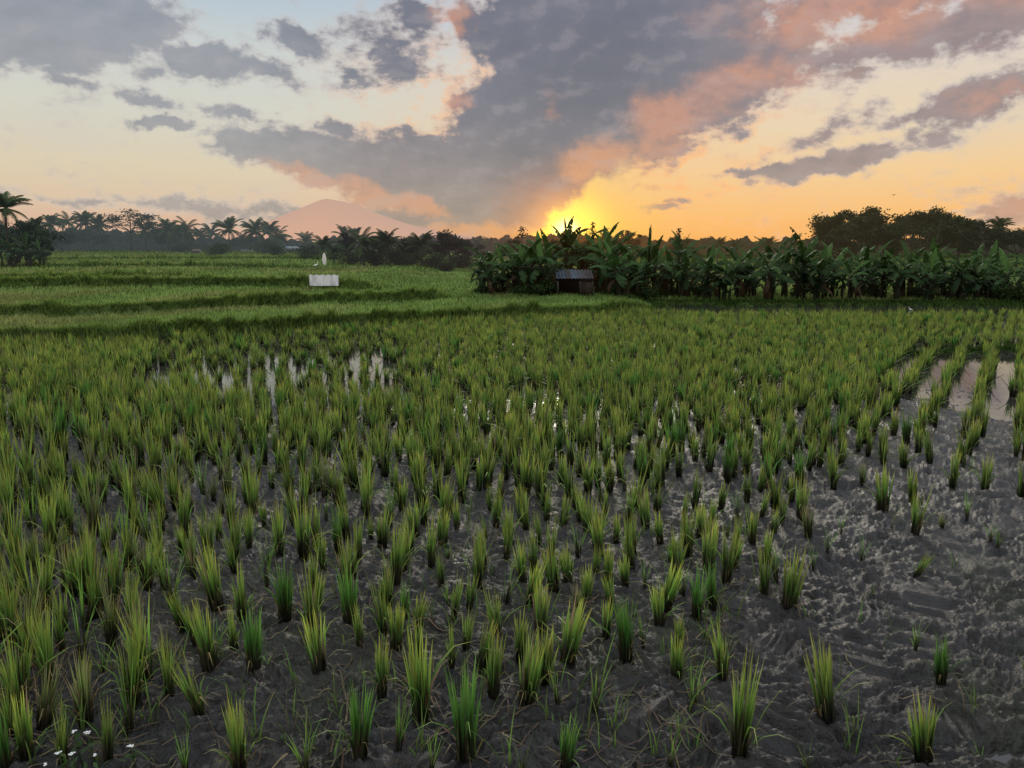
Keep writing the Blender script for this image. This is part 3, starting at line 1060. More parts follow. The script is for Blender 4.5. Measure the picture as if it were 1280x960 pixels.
def banana_mesh(kind):
    """height about 2.6 with leaves; returns dict part -> mesh"""
    lf, st, dr, fl = MB(), MB(), MB(), MB()
    sh = rng.uniform(0.85, 1.25)
    lx, ly = rng.normal(0, 0.06, 2)
    zs = np.linspace(-0.1, sh, 6)
    pts = np.stack([lx * (zs / sh) ** 2, ly * (zs / sh) ** 2, zs], 1)
    cst = np.array([np.array([0.030, 0.030, 0.016]) * (0.6 + 0.5 * rng.random()) for _ in zs])
    st.tube(pts, np.linspace(0.105, 0.06, 6), 9, cst)
    top = pts[-1]
    nl = rng.integers(9, 13)
    a0 = rng.random() * 6.28
    for i in range(nl):
        f = i / (nl - 1)
        col = (C_BAN * (1 - f) + C_BANL * f * 0.9) * rng.uniform(0.75, 1.2)
        el = math.radians(10 + 62 * f + rng.normal(0, 9))
        banana_leaf(lf, top + np.array([0, 0, -0.20 + 0.22 * f]), a0 + i * 2.4 + rng.normal(0, 0.2), el, rng.uniform(1.0, 1.4) * (0.85 + 0.2 * f),
                    rng.uniform(0.24, 0.36), rng.uniform(1.1, 2.2) * (1.15 - 0.5 * f), col, torn=0.7)
    # rolled or freshly opened leaf
    if kind != 'old' and rng.random() < 0.6:
        banana_leaf(lf, top, rng.random() * 6.28, math.radians(80), rng.uniform(0.8, 1.2), rng.uniform(0.1, 0.26), 0.35, C_BANL * 1.2, torn=0.05)
    # dead leaves hang down the stem
    for i in range(5 if kind == 'old' else 3):
        a = rng.random() * 6.28
        banana_leaf(dr, top + np.array([0, 0, -0.25 - 0.12 * i]), a, math.radians(-5), rng.uniform(0.7, 1.05), rng.uniform(0.16, 0.26), 2.6, C_BROWN * rng.uniform(0.6, 1.4), torn=0.9)
    # suckers at the foot
    for i in range(rng.integers(2, 5)):
        a = rng.random() * 6.28
        r = rng.uniform(0.2, 0.45)
        hh = rng.uniform(0.3, 0.8)
        p0 = np.array([r * math.cos(a), r * math.sin(a), -0.05])
        st.tube(np.array([p0, p0 + [0, 0, hh * 0.6], p0 + [0.02, 0.0, hh]]), [0.06, 0.05, 0.03], 7, np.array([0.028, 0.028, 0.015]))
        for k in range(4):
            banana_leaf(lf, p0 + np.array([0, 0, hh]), rng.random() * 6.28, math.radians(rng.uniform(35, 80)), rng.uniform(0.5, 0.8), rng.uniform(0.15, 0.24), rng.uniform(0.8, 1.6), C_BAN * rng.uniform(0.7, 1.2), nseg=7)
    return {'leaves': lf.mesh('banana_leaves', M_BAN), 'pseudostem': st.mesh('banana_stem', M_BARK), 'dead_leaves': dr.mesh('banana_dead_leaves', M_BAN)}


BAN = [banana_mesh('new') for _ in range(7)] + [banana_mesh('old') for _ in range(2)]

C_PALM = np.array([0.040, 0.062, 0.022])


def palm_mesh(seedh, nf=20, flen=1.6, droop=1.4, thin=1.0):
    """unit-ish palm: crown centre at z = 1 after scaling by caller (trunk mesh separate)"""
    cr, tr = MB(), MB()
    for i in range(nf):
        az = rng.random() * 6.28
        el = math.radians(rng.uniform(-30, 85))
        ln = flen * rng.uniform(0.8, 1.1)
        ns = 9
        p = np.array([0, 0, 0.0])
        e = el
        pts = [p]
        for k in range(ns):
            p = p + ln / ns * np.array([math.cos(az) * math.cos(e), math.sin(az) * math.cos(e), math.sin(e)])
            pts.append(p)
            e -= droop * rng.uniform(0.8, 1.2) / ns * (0.4 + 1.3 * k / ns)
        pts = np.array(pts)
        col = C_PALM * rng.uniform(0.6, 1.4)
        cr.tube(pts, np.linspace(0.022, 0.006, ns + 1) * flen, 3, col * 1.3, cap=False)
        nl = 22
        tt = np.linspace(0.12, 0.99, nl)
        c = np.stack([np.interp(tt * ns, np.arange(ns + 1), pts[:, j]) for j in range(3)], 1)
        tg = np.stack([np.interp(tt * ns, np.arange(ns + 1), np.gradient(pts[:, j])) for j in range(3)], 1)
        tg /= np.linalg.norm(tg, axis=1, keepdims=True)
        sd = np.array([-math.sin(az), math.cos(az), 0])
        for sg in (-1, 1):
            L_ = flen * 0.24 * np.interp(tt, [0, 0.3, 0.7, 1], [0.6, 1, 0.9, 0.35]) * rng.uniform(0.8, 1.15, nl)
            dirv = sg * sd[None, :] * 0.75 + tg * 0.55 + np.array([0, 0, -0.45])[None, :]
            dirv /= np.linalg.norm(dirv, axis=1, keepdims=True)
            tip = c + dirv * L_[:, None]
            w = tg * (flen * 0.026 * thin)
            V = np.stack([c - w, c + w, tip + w * 0.3, tip - w * 0.3], 1).reshape(-1, 3)
            o = np.arange(nl) * 4
            cr.add(V, np.stack([o, o + 1, o + 2, o + 3], 1), None, np.repeat(jit(col, nl, 0.15), 4, 0))
    # coconuts / spathes at the heart
    for i in range(6):
        a = rng.random() * 6.28
        cr.tube(np.array([[0, 0, -0.02], [0.12 * math.cos(a), 0.12 * math.sin(a), -0.12], [0.14 * math.cos(a), 0.14 * math.sin(a), -0.24]]) * flen, np.array([0.03, 0.06, 0.02]) * flen, 5, (0.035, 0.032, 0.015))
    return cr.mesh('palm_crown', M_TREE)


PALMS = [palm_mesh(0, nf=int(rng.integers(22, 30)), droop=rng.uniform(0.9, 1.5), thin=0.8) for _ in range(6)]


def palm_trunk(hh, lean=0.0, r=0.11):
    mb = MB()
    z = np.linspace(-0.2, hh, 8)
    t = np.clip(z / hh, 0, 1)
    pts = np.stack([lean * hh * (t ** 2 - 1) * 1.0 + 0 * t, 0.02 * hh * np.sin(t * 3), z], 1)
    pts[:, 0] -= pts[-1, 0]
    mb.tube(pts, r * (1.25 - 0.55 * t), 7, np.array([0.048, 0.040, 0.032]))
    return mb.mesh('palm_trunk', M_BARK)


def lobes_of(n):
    d = rng.normal(0, 1, (n, 3))
    d[:, 2] = np.abs(d[:, 2]) * 1.1 - 0.35
    d /= np.linalg.norm(d, axis=1, keepdims=True)
    return d * rng.uniform(0.55, 1.0, (n, 1))


def broad_mesh(hh, wide, leaf=0.16, nclump=40, per=150, col=(0.030, 0.046, 0.016), trunk_h=0.35, flat=False, sparse=1.0, seed=1):
    """round or flat-topped tree. returns crown, trunk meshes"""
    cr, tr = MB(), MB()
    th = hh * trunk_h
    lean = rng.normal(0, 0.04) * hh
    bc = np.array([0.040, 0.033, 0.026])
    tr.tube(np.array([[0, 0, -0.2], [lean * 0.3, 0, th * 0.5], [lean, 0, th]]), np.array([0.030, 0.024, 0.019]) * hh, 8, bc)
    cents = []
    LB = lobes_of(11)
    for i in range(nclump):
        a = rng.random() * 6.28
        if flat:
            r = wide * 0.5 * math.sqrt(rng.random())
            z = hh * (0.98 - 0.32 * (r / (wide * 0.5)) ** 1.6 - 0.22 * rng.random() ** 1.5 * (1 if rng.random() < 0.5 else 0.2))
        else:
            q_ = LB[i % 11] + rng.normal(0, 0.17, 3)
            a = math.atan2(q_[1], q_[0])
            r = wide * 0.46 * math.hypot(q_[0], q_[1])
            z = th + (hh - th) * (0.42 + 0.52 * min(q_[2], 1.04))
        c = np.array([lean + r * math.cos(a), r * math.sin(a), z])
        cents.append(c)
    cents = np.array(cents)
    # limbs: main limbs towards far clumps, branchlets to all
    nm = 7
    mains = []
    order = rng.permutation(nclump)[:nm]
    top = np.array([lean, 0, th])
    for k in order:
        mid = top * 0.5 + cents[k] * 0.5 + np.array([0, 0, -0.05 * hh])
        path = np.array([top - [0, 0, 0.1 * th], top * 0.75 + mid * 0.25, mid, cents[k]])
        tr.tube(path, np.array([0.016, 0.013, 0.009, 0.003]) * hh, 6, bc)
        mains += [mid, mid * 0.5 + cents[k] * 0.5, top * 0.6 + mid * 0.4]
    mains = np.array(mains)
    for c in cents:
        k = np.argmin(np.linalg.norm(mains - c, axis=1) + rng.random(len(mains)) * 0.1 * wide)
        p = mains[k]
        md = (p + c) / 2 + rng.normal(0, 0.02, 3) * hh
        tr.tube(np.array([p, md, c]), np.array([0.007, 0.005, 0.002]) * hh, 4, bc, cap=False)
    for c in cents:
        n = max(8, int(per * sparse * rng.uniform(0.5, 1.3)))
        s = wide * rng.uniform(0.035, 0.07)
        sp = rng.normal(0, 1, (n, 3)) * np.array([s, s, s * (0.28 if flat else 0.62)])
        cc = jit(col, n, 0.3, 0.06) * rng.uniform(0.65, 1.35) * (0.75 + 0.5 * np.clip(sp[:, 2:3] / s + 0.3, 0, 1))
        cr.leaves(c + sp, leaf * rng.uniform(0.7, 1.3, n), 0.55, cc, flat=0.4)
    return cr.mesh('tree_crown', M_TREE), tr.mesh('tree_trunk', M_BARK)


def shrub_mesh(w, h, leaf=0.1, n=1400, col=(0.032, 0.055, 0.018)):
    cr, tr = MB(), MB()
    k = 12
    cs = np.stack([rng.normal(0, 0.27 * w, k), rng.normal(0, 0.2 * w, k), h * rng.uniform(0.25, 0.85, k)], 1)
    for c in cs:
        tr.tube(np.array([[c[0] * 0.2, c[1] * 0.2, -0.05], c * [0.6, 0.6, 0.6], c]), [0.03, 0.02, 0.008], 5, (0.03, 0.025, 0.018))
        m_ = n // k
        sp = rng.normal(0, 1, (m_, 3)) * np.array([0.15 * w, 0.15 * w, 0.14 * h])
        p = c + sp
        p[:, 2] = np.abs(p[:, 2])
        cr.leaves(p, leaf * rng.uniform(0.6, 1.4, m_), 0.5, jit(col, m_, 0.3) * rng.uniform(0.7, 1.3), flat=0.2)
    return cr.mesh('shrub_leaves', M_TREE), tr.mesh('shrub_stems', M_BARK)


def bare_mesh(hh, wide, depth=4):
    tr = MB()
    bc = np.array([0.050, 0.042, 0.034])

    def grow(p, d, ln, r, lev):
        q = p + d * ln
        mid = (p + q) / 2 + rng.normal(0, 0.05, 3) * ln
        tr.tube(np.array([p, mid, q]), [r, r * 0.85, r * 0.65], 5 if lev < 2 else 3, bc, cap=False)
        if lev >= depth:
            return
        for _ in range(int(rng.integers(2, 5))):
            nd = d + rng.normal(0, 0.55, 3) + np.array([0, 0, 0.15])
            nd[:2] *= wide
            nd /= np.linalg.norm(nd)
            grow(mid * 0.4 + q * 0.6 if rng.random() < 0.4 else q, nd, ln * rng.uniform(0.6, 0.85), r * 0.6, lev + 1)
    grow(np.array([0, 0, -0.1]), np.array([0, 0, 1.0]), hh * 0.36, hh * 0.022, 0)
    return tr.mesh('bare_limbs', M_BARK)


# ------------------------------------------------------------------ banana grove
bid = [0]
BAN_ROWS = [  # foot px, top py, depth, variant (8,9 = old)
    (612, 318, 27.4, 0), (628, 306, 28.1, 1), (645, 300, 27.6, 2), (662, 302, 28.6, 3), (676, 303, 27.5, 4), (690, 300, 28.8, 5),
    (706, 290, 29.8, 6), (728, 287, 30.2, 0), (748, 298, 28.3, 2), (762, 295, 29.5, 1), (776, 304, 26.3, 4), (792, 306, 27.9, 3),
    (806, 308, 27.6, 5), (820, 298, 28.2, 6), (842, 310, 28.6, 0), (862, 308, 28.0, 2), (884, 312, 27.6, 4), (908, 306, 27.4, 1), (924, 304, 28.2, 3),
    (946, 306, 28.6, 5), (966, 304, 27.6, 0), (984, 309, 28.8, 6), (1008, 300, 27.8, 2), (1026, 304, 27.4, 4), (1044, 310, 28.4, 1),
    (1066, 312, 27.6, 3), (1082, 306, 28.6, 5), (1106, 312, 28.2, 6), (1126, 304, 27.5, 0), (1144, 308, 28.6, 2), (1164, 308, 27.6, 4), (1184, 312, 28.4, 1),
    (1206, 312, 27.4, 7), (1226, 314, 27.8, 8), (1246, 310, 28.4, 3), (1266, 306, 27.6, 5), (1290, 308, 28.0, 2), (1316, 308, 28.0, 0)]
BAN_SPECIAL = {
    612: 'shortest banana plant with wide drooping leaf at the left end of the row',
    728: 'tallest banana plant, standing behind the tin-roofed hut against the sunset glow',
    706: 'dark banana plant rising just behind the left half of the tin roof',
    776: 'banana plant with green gap and slim trunks at its foot, right of the hut',
    1206: 'banana plant draped with a dark skirt of dead brown leaves, left of a pair',
    1226: 'banana plant with hanging brown dead leaves, right of a pair near the right edge',
    1126: 'banana plant with broad pale upright leaves in front of the big dark trees',
    820: 'banana plant with one tall upright bright leaf, under the tall rolled spike',
    1008: 'bushy banana clump with tips reaching against the sky left of the round tree',
}
for (px, ty, d, vi) in BAN_ROWS:
    x, zt = at_depth(px, ty, d)
    if 630 < px < 800:
        zt += 0.22
    zb = tz(x, d)
    s = (zt - zb) / 2.15
    lab = BAN_SPECIAL.get(px)
    if lab is None:
        side = 'left of the hut' if px < 700 else 'between the hut and the wet strip' if px < 850 else 'behind the wet strip' if px < 1150 else 'near the right edge'
        lab = 'banana plant with torn leaves %s, %d%% across' % (side, round(px / 12.8)) if px < 1280 else 'banana plant cut off by the right edge of the photo'
        if px >= 1300:
            lab = 'banana plant just beyond the right edge of the photo'
    root = thing('banana_plant', lab, 'banana plant', (x, d, zb), float(rng.random() * 6.28), 'banana plants in a row behind the paddy', s)
    k_ = rng.uniform(0.85, 1.1)
    root.scale = (s * 1.04 * k_, s * 1.04 * k_, s * rng.uniform(0.95, 1.2))
    root.rotation_euler = (float(rng.normal(0, 0.06)), float(rng.normal(0, 0.06)), root.rotation_euler[2])
    for pn_, me in BAN[vi].items():
        obj(pn_, me, root)

for k in range(30):
    if k > 10 and k % 3 == 1:
        continue
    px = 612 + k * 23.5 + rng.uniform(-8, 8)
    d = np.interp(px, [600, 800, 860, 1300], [29.5, 30.0, 30.5, 30.5]) + rng.uniform(-0.3, 2.5)
    ty = rng.uniform(286, 312) - (6 if px < 800 else 0)
    x, zt = at_depth(px, ty, d)
    zb = tz(x, d)
    s = (zt - zb) / 2.15
    root = thing('banana_plant', 'banana plant in the shaded back row, partly hidden, %d%% across the photo' % round(px / 12.8), 'banana plant', (x, d, zb), float(rng.random() * 6.28), 'banana plants in a row behind the paddy', s)
    for pn_, me in BAN[int(rng.integers(9))].items():
        obj(pn_, me, root)

# tall spikes: rolled new leaf and flower stalk
for (px, ty, d, kind, lab) in ((812, 281, 28.2, 'leaf', 'tall narrow rolled banana leaf spike standing above the row'),
                               (849, 286, 28.6, 'plume', 'tall feathery seed spike rising above the banana row'),
                               (741, 279, 30.0, 'plume', 'bent seed plume silhouetted against the bright sunset glow'),
                               (714, 283, 30.5, 'plume', 'short leaning plume in front of the setting sun')):
    x, zt = at_depth(px, ty, d)
    zb = tz(x, d)
    hh = zt - zb
    root = thing('plant_spike', lab, 'plant', (x, d, zb), 0.0)
    st = MB()
    st.tube(np.array([[0, 0, -0.05], [0.03, 0, hh * 0.5], [0, 0, hh * 0.96]]), [0.05, 0.04, 0.012], 6, C_BAN)
    obj('stalk', st.mesh('spike_stalk', M_BAN), root)
    lf = MB()
    if kind == 'leaf':
        banana_leaf(lf, (0, 0, hh * 0.55), 0.2, math.radians(89), hh * 0.46, 0.36, 0.08, C_BANL * 0.8, torn=0.05)
        banana_leaf(lf, (0, 0, hh * 0.5), 3.3, math.radians(60), hh * 0.3, 0.35, 0.9, C_BAN)
        banana_leaf(lf, (0, 0, hh * 0.5), 1.3, math.radians(60), hh * 0.3, 0.35, 0.9, C_BAN)
    else:
        zz = np.linspace(0.78, 1.0, 10) * hh
        for k, z_ in enumerate(zz):
            nn = 14
            w_ = 0.10 * (1.15 - k / 10)
            p = np.stack([rng.normal(0, w_, nn), rng.normal(0, w_, nn), z_ + rng.normal(0, 0.015, nn)], 1)
            lf.leaves(p, 0.09, 0.5, jit(C_BAN * 0.9, nn), flat=0.6)
        for k in range(5):
            banana_leaf(lf, (0, 0, hh * 0.6), k * 1.3, math.radians(50), 0.7, 0.2, 1.4, C_BAN)
    obj('leaves', lf.mesh('spike_leaves', M_BAN), root)

# undergrowth shrubs at the bananas' feet
SHR = [shrub_mesh(1.2, 0.7, 0.11, 1500) for _ in range(4)]
for i, (px, d, s) in enumerate(((604, 28.0, 0.5), (655, 27.2, 0.8), (683, 27.2, 0.7), (768, 27.5, 0.55), (803, 27.6, 0.7), (832, 28.9, 0.8), (874, 28.4, 0.75), (1000, 28.5, 0.7),
                                (1088, 28.8, 0.7), (1150, 28.3, 0.7), (1196, 28.2, 0.9), (1238, 28.2, 0.9), (1262, 27.3, 0.8), (1285, 27.6, 1.0))):
    x, _ = at_depth(px, 400, d)
    sh = SHR[i % 4]
    root = thing('shrub', 'low dark shrub at the feet of the banana plants, %d%% across the photo' % round(px / 12.8), 'shrub', (x, d, tz(x, d)), float(rng.random() * 6.28), 'shrubs under the banana plants', s)
    obj('foliage', sh[0], root)
    obj('stems', sh[1], root)

# ------------------------------------------------------------------ palms
PALM_LIST = [  # crown-top px, top py, depth, lean, crown size factor, label
    (4, 240, 40, 0.05, 1.3, 'nearest coconut palm with large arching fronds, cut by the left edge'),
    (42, 272, 50, -0.02, 1.3, 'low bushy palm beside the left edge thicket'),
    (62, 268, 92, 0.02, 1.0, 'hazy palm just right of the left edge thicket'),
    (84, 265, 96, 0.0, 1.0, 'hazy coconut palm, first of two left of the flat-topped tree'),
    (105, 265, 92, 0.02, 1.05, 'hazy coconut palm, second of two left of the flat-topped tree'),
    (121, 269, 90, -0.03, 1.0, 'hazy palm under the left tip of the flat-topped tree'),
    (180, 276, 88, 0.02, 1.0, 'small palm crown in front of the flat-topped tree right side'),
    (208, 274, 86, 0.0, 1.1, 'dark palm just right of the flat-topped tree'),
    (222, 278, 92, 0.03, 1.0, 'dense palm crown, left of an overlapping pair'),
    (233, 272, 84, 0.02, 1.15, 'dense palm crown with drooping fronds, right of an overlapping pair'),
    (250, 285, 104, 0.0, 0.9, 'faint small palm left of the solitary star-shaped palm'),
    (263, 281, 106, 0.02, 0.95, 'pale hazy palm close left of the solitary star-shaped palm'),
    (285, 273, 82, 0.03, 1.15, 'solitary star-shaped coconut palm clear against the pink sky'),
    (318, 274, 84, -0.06, 1.2, 'tall palm with wide crown, left of a close trio'),
    (336, 276, 92, 0.0, 1.05, 'hazy middle palm of a close trio'),
    (346, 284, 84, -0.04, 1.1, 'lower right palm of a close trio with curved trunk'),
    (382, 291, 88, 0.0, 0.95, 'small hazy palm standing above the white flag'),
    (404, 296, 50, 0.02, 0.95, 'yellow-green palm just left of the tall grey palm clump'),
    (417, 305, 48, 0.05, 0.8, 'low pale yellow-green palm behind the white flag'),
    (430, 283, 78, 0.0, 1.05, 'tall grey hazy palm behind the nearer green palms'),
    (444, 284, 80, 0.03, 1.0, 'slim hazy palm peeking behind the nearer green palms'),
    (453, 286, 45, 0.0, 1.15, 'nearer green palm with straight dark trunk, left of two'),
    (483, 288, 45, 0.02, 1.1, 'nearer green palm with drooping crown, right of two'),
    (503, 302, 48, 0.0, 0.9, 'low palm between the green palms and the broad dark tree'),
    (526, 292, 45, -0.02, 1.15, 'olive green palm beside the broad dark tree'),
    (598, 298, 82, 0.0, 0.9, 'hazy palm left of the banana row by a pale stone post'),
    (612, 297, 90, 0.0, 0.9, 'hazy palm above the left end of the banana row'),
    (755, 288, 66, 0.0, 0.9, 'palm crown in the orange glow right of the sun'),
    (898, 297, 78, 0.02, 0.9, 'far palm showing above the bananas, first right of the spikes'),
    (921, 299, 74, 0.0, 0.85, 'far small palm above the bananas, left of a bent leaf tip'),
    (960, 298, 76, 0.03, 0.9, 'far palm above the bananas midway to the round tree'),
    (993, 294, 72, 0.0, 1.0, 'far palm above the bananas, nearest the round tree'),
    (1250, 272, 68, -0.03, 1.0, 'palm rising above the dark trees near the right edge'),
]
for i, (px, ty, d, lean, cf, lab) in enumerate(PALM_LIST):
    x, zt = at_depth(px, ty, d)
    zb = tz(x, d)
    hh = max(0.8, zt - zb)
    fl = cf * 1.35 * (d / 85.0 if d > 60 else 0.62)
    cz = hh - 0.75 * fl
    root = thing('coconut_palm', lab, 'palm tree', (x, d, zb), 0.0, 'coconut palms along the horizon')
    c = obj('crown', PALMS[i % 6], root, loc=(0, 0, cz), rz=float(rng.random() * 6.28), scale=fl * 0.74)
    obj('trunk', palm_trunk(cz, lean, 0.075 * (d / 85.0 if d > 60 else 0.75)), root)

# ------------------------------------------------------------------ broad trees
def put_tree(px, ty, d, wpx, label, name='broadleaf_tree', group=None, **kw):
    x, zt = at_depth(px, ty, d)
    zb = tz(x, d)
    hh = zt - zb
    wd = wpx / F * d
    cr, tr = broad_mesh(hh, wd, **kw)
    root = thing(name, label, 'tree', (x, d, zb), 0.0, group)
    obj('crown', cr, root)
    obj('trunk', tr, root)
    return root


DK = (0.024, 0.036, 0.015)
put_tree(1070, 257, 62, 84, 'large round-topped dark tree rising above the banana row', leaf=0.23, nclump=120, per=150, col=DK)
put_tree(1142, 269, 68, 64, 'rounded dark tree directly right of the large round-topped tree', leaf=0.23, nclump=95, per=140, col=DK)
put_tree(1166, 261, 64, 80, 'widest dark tree with fine ragged top, middle of the right-hand wood', leaf=0.2, nclump=110, per=140, col=(0.034, 0.040, 0.016))
put_tree(1203, 268, 60, 70, 'dark full-crowned tree at the right shoulder of the right-hand wood', leaf=0.23, nclump=100, per=150, col=DK)
put_tree(1232, 286, 58, 60, 'lower dark tree filling under the palm near the right edge', leaf=0.18, nclump=40, per=140, col=DK)
put_tree(1276, 284, 62, 60, 'dark tree cut by the right edge', leaf=0.18, nclump=40, per=140, col=DK)
put_tree(1104, 280, 58, 64, 'lower dark bushy tree between the two tall rounded trees', leaf=0.18, nclump=36, per=140, col=DK)
put_tree(1045, 292, 58, 60, 'low dark bushy tree below the left side of the round-topped tree', leaf=0.18, nclump=30, per=130, col=DK)
for px, ty, d, w, lab in ((1178, 276, 54, 0.9, 'leafless grey tree in front of the right-hand wood'), (1152, 283, 55, 0.9, 'smaller leafless tree with pale limbs before the right-hand wood'),
                          (1232, 272, 56, 0.8, 'twiggy bare tree left of the palm near the right edge')):
    x, zt = at_depth(px, ty, d)
    root = thing('bare_tree', lab, 'tree', (x, d, tz(x, d)))
    obj('limbs', bare_mesh((zt - tz(x, d)), w, 4), root)

put_tree(160, 262, 88, 84, 'flat-topped spreading tree with thin layered canopy above the hazy palms', name='flat_topped_tree', leaf=0.22, nclump=46, per=50, col=(0.036, 0.034, 0.022), trunk_h=0.5, flat=True)
put_tree(655, 281, 42, 38, 'small sparse-leaved tree dark against the orange sky left of the sun', leaf=0.12, nclump=26, per=26, col=(0.034, 0.030, 0.016))
put_tree(562, 286, 48, 52, 'broad dark hazy tree with feathery top left of the banana row', leaf=0.16, nclump=46, per=140, col=(0.024, 0.030, 0.018), trunk_h=0.2)
put_tree(588, 300, 52, 36, 'low dark tree between the broad feathery tree and the bananas', leaf=0.16, nclump=26, per=120, col=(0.024, 0.030, 0.018), trunk_h=0.2)
put_tree(782, 287, 56, 34, 'reddish hazy tree crown, left of two beside the rolled leaf spike', leaf=0.13, nclump=28, per=90, col=(0.040, 0.034, 0.018))
put_tree(795, 291, 58, 30, 'lower hazy tree crown, right of two behind the rolled leaf spike', leaf=0.13, nclump=24, per=90, col=(0.040, 0.034, 0.018))
put_tree(690, 296, 46, 40, 'dark low tree right below the setting sun', leaf=0.13, nclump=26, per=100, col=DK)
put_tree(735, 297, 48, 44, 'dark low tree behind the bananas right of the sun', leaf=0.13, nclump=26, per=100, col=DK)
put_tree(16, 276, 46, 70, 'dense dark leafy thicket tree at the left edge', leaf=0.16, nclump=44, per=160, col=(0.024, 0.042, 0.018), trunk_h=0.1)
put_tree(46, 286, 44, 40, 'dark rounded thicket tree ending the left edge clump', leaf=0.15, nclump=30, per=150, col=(0.022, 0.038, 0.016), trunk_h=0.1)
put_tree(-40, 275, 46, 90, 'dark thicket tree just outside the left edge', leaf=0.16, nclump=40, per=140, col=(0.024, 0.042, 0.018), trunk_h=0.1)
put_tree(436, 292, 50, 34, 'dark bushy tree behind the straight-trunked green palm', leaf=0.15, nclump=30, per=120, col=(0.024, 0.030, 0.018), trunk_h=0.15)
put_tree(468, 296, 47, 34, 'dark bushy tree filling the gap between the two nearer green palms', leaf=0.15, nclump=30, per=120, col=(0.026, 0.036, 0.018), trunk_h=0.15)
put_tree(508, 297, 47, 40, 'round olive bush-like tree right of the two nearer green palms', leaf=0.15, nclump=30, per=120, col=(0.028, 0.038, 0.018), trunk_h=0.15)
put_tree(538, 293, 50, 34, 'dark tree behind the olive green palm, touching the broad feathery tree', leaf=0.15, nclump=30, per=120, col=(0.022, 0.028, 0.018), trunk_h=0.15)
put_tree(200, 284, 90, 40, 'hazy bushy tree below the right end of the flat-topped tree', leaf=0.22, nclump=30, per=110, col=(0.024, 0.030, 0.020), trunk_h=0.15)
put_tree(110, 285, 94, 44, 'hazy bushy tree under the two palms left of the flat-topped tree', leaf=0.22, nclump=30, per=110, col=(0.024, 0.030, 0.020), trunk_h=0.15)
put_tree(305, 295, 92, 34, 'low hazy tree left of the palm trio', leaf=0.22, nclump=26, per=110, col=(0.024, 0.030, 0.020), trunk_h=0.15)
put_tree(75, 284, 80, 40, 'hazy tree joining the left edge thicket to the palms', leaf=0.2, nclump=28, per=110, col=(0.024, 0.032, 0.020), trunk_h=0.15)
put_tree(640, 300, 60, 50, 'low dark tree behind the left end of the banana row', leaf=0.16, nclump=28, per=110, col=DK, trunk_h=0.15)
put_tree(850, 299, 62, 46, 'low brownish tree behind the feathery spike', leaf=0.16, nclump=26, per=100, col=DK, trunk_h=0.15)
for i, (px, ty, d, s, lab) in enumerate(((8, 290, 40, 3, 'banana plant in front of the left edge thicket'), (30, 288, 40.5, 1, 'banana plant with pale arched leaf in the left edge thicket'), (47, 297, 41, 4, 'small dark banana plant at the right foot of the left edge thicket'))):
    x, zt = at_depth(px, ty, d)
    zb = tz(x, d)
    sc = (zt - zb) / 2.15
    root = thing('banana_plant', lab, 'banana plant', (x, d, zb), float(i * 2.0), None, sc)
    for pn_, me in BAN[s].items():
        obj(pn_, me, root)

# shrubs in the middle distance
SH2 = [shrub_mesh(2.2, 1.2, 0.17, 1500, (0.030, 0.048, 0.018)) for _ in range(4)]
for i, (px, d, s, lab) in enumerate(((275, 62, 0.9, 'grey-green shrub on a bare stem under the star-shaped palm'), (330, 74, 1.0, 'pale grey bush below the close trio of palms'), (440, 47, 0.7, 'bush left of the straight dark palm trunk'),
                                     (470, 46, 0.75, 'bush between the two nearer green palms'), (497, 46, 0.85, 'big leafy bush right of the two nearer green palms'), (515, 47, 0.7, 'bush under the olive green palm'),
                                     (545, 47, 0.75, 'low bush under the broad feathery tree'), (575, 48, 0.75, 'bush at the right foot of the broad feathery tree'), (385, 56, 0.75, 'leafy low bush behind the white flag'), (350, 62, 0.7, 'low bush left of the white flag'),
                                     (228, 80, 0.9, 'bush below the overlapping pair of dense palms'), (556, 43, 0.5, 'small rounded green bush on the field edge by the broad feathery tree'))):
    x, _ = at_depth(px, 330, d)
    sh = SH2[i % 4]
    root = thing('shrub', lab, 'shrub', (x, d, tz(x, d)), float(rng.random() * 6.28), 'bushes under the far palms', s)
    obj('foliage', sh[0], root)
    obj('stems', sh[1], root)

# distant wood reading as one mass
mb = MB()
prof = [(-150, 284), (40, 285), (110, 287), (170, 288), (240, 291), (270, 298), (340, 300), (400, 301), (430, 297), (520, 296), (600, 299), (700, 296), (760, 297), (850, 299), (900, 302), (1000, 301), (1100, 300), (1400, 296)]
pxs = np.array([p[0] for p in prof], float)
pys = np.array([p[1] for p in prof], float)
n = 80000
px = rng.uniform(-150, 1400, n)
d = rng.uniform(98, 128, n)
tp = np.interp(px, pxs, pys) + (fbm(px / 14.0, px * 0, 3, 33) - 0.5) * 14 + (vnoise(px / 4.0, px * 0, 34) - 0.5) * 4
zt = H + d * (HOR - tp) / F
u = rng.random(n) ** 0.7
z = 0.5 + (zt - 0.5) * u
x = (px - 640) / F * d
lump = fbm(px / 9.0, z * 1.5, 3, 35)
cc = jit((0.024, 0.030, 0.020), n, 0.25) * (0.55 + 0.9 * lump)[:, None]
mb.leaves(np.stack([x, d, z], 1), 0.5 * rng.uniform(0.6, 1.3, n), 0.75, cc, flat=0.3)
obj('distant_wood', mb.mesh('distant_wood', M_TREE), kind='stuff', cat='wood', label='hazy far-off tree line closing the fields along the horizon')

# ------------------------------------------------------------------ hut, sheet, flag, houses, shrine
def small_mat(name, **k):
    return solid_mat(name, **k)


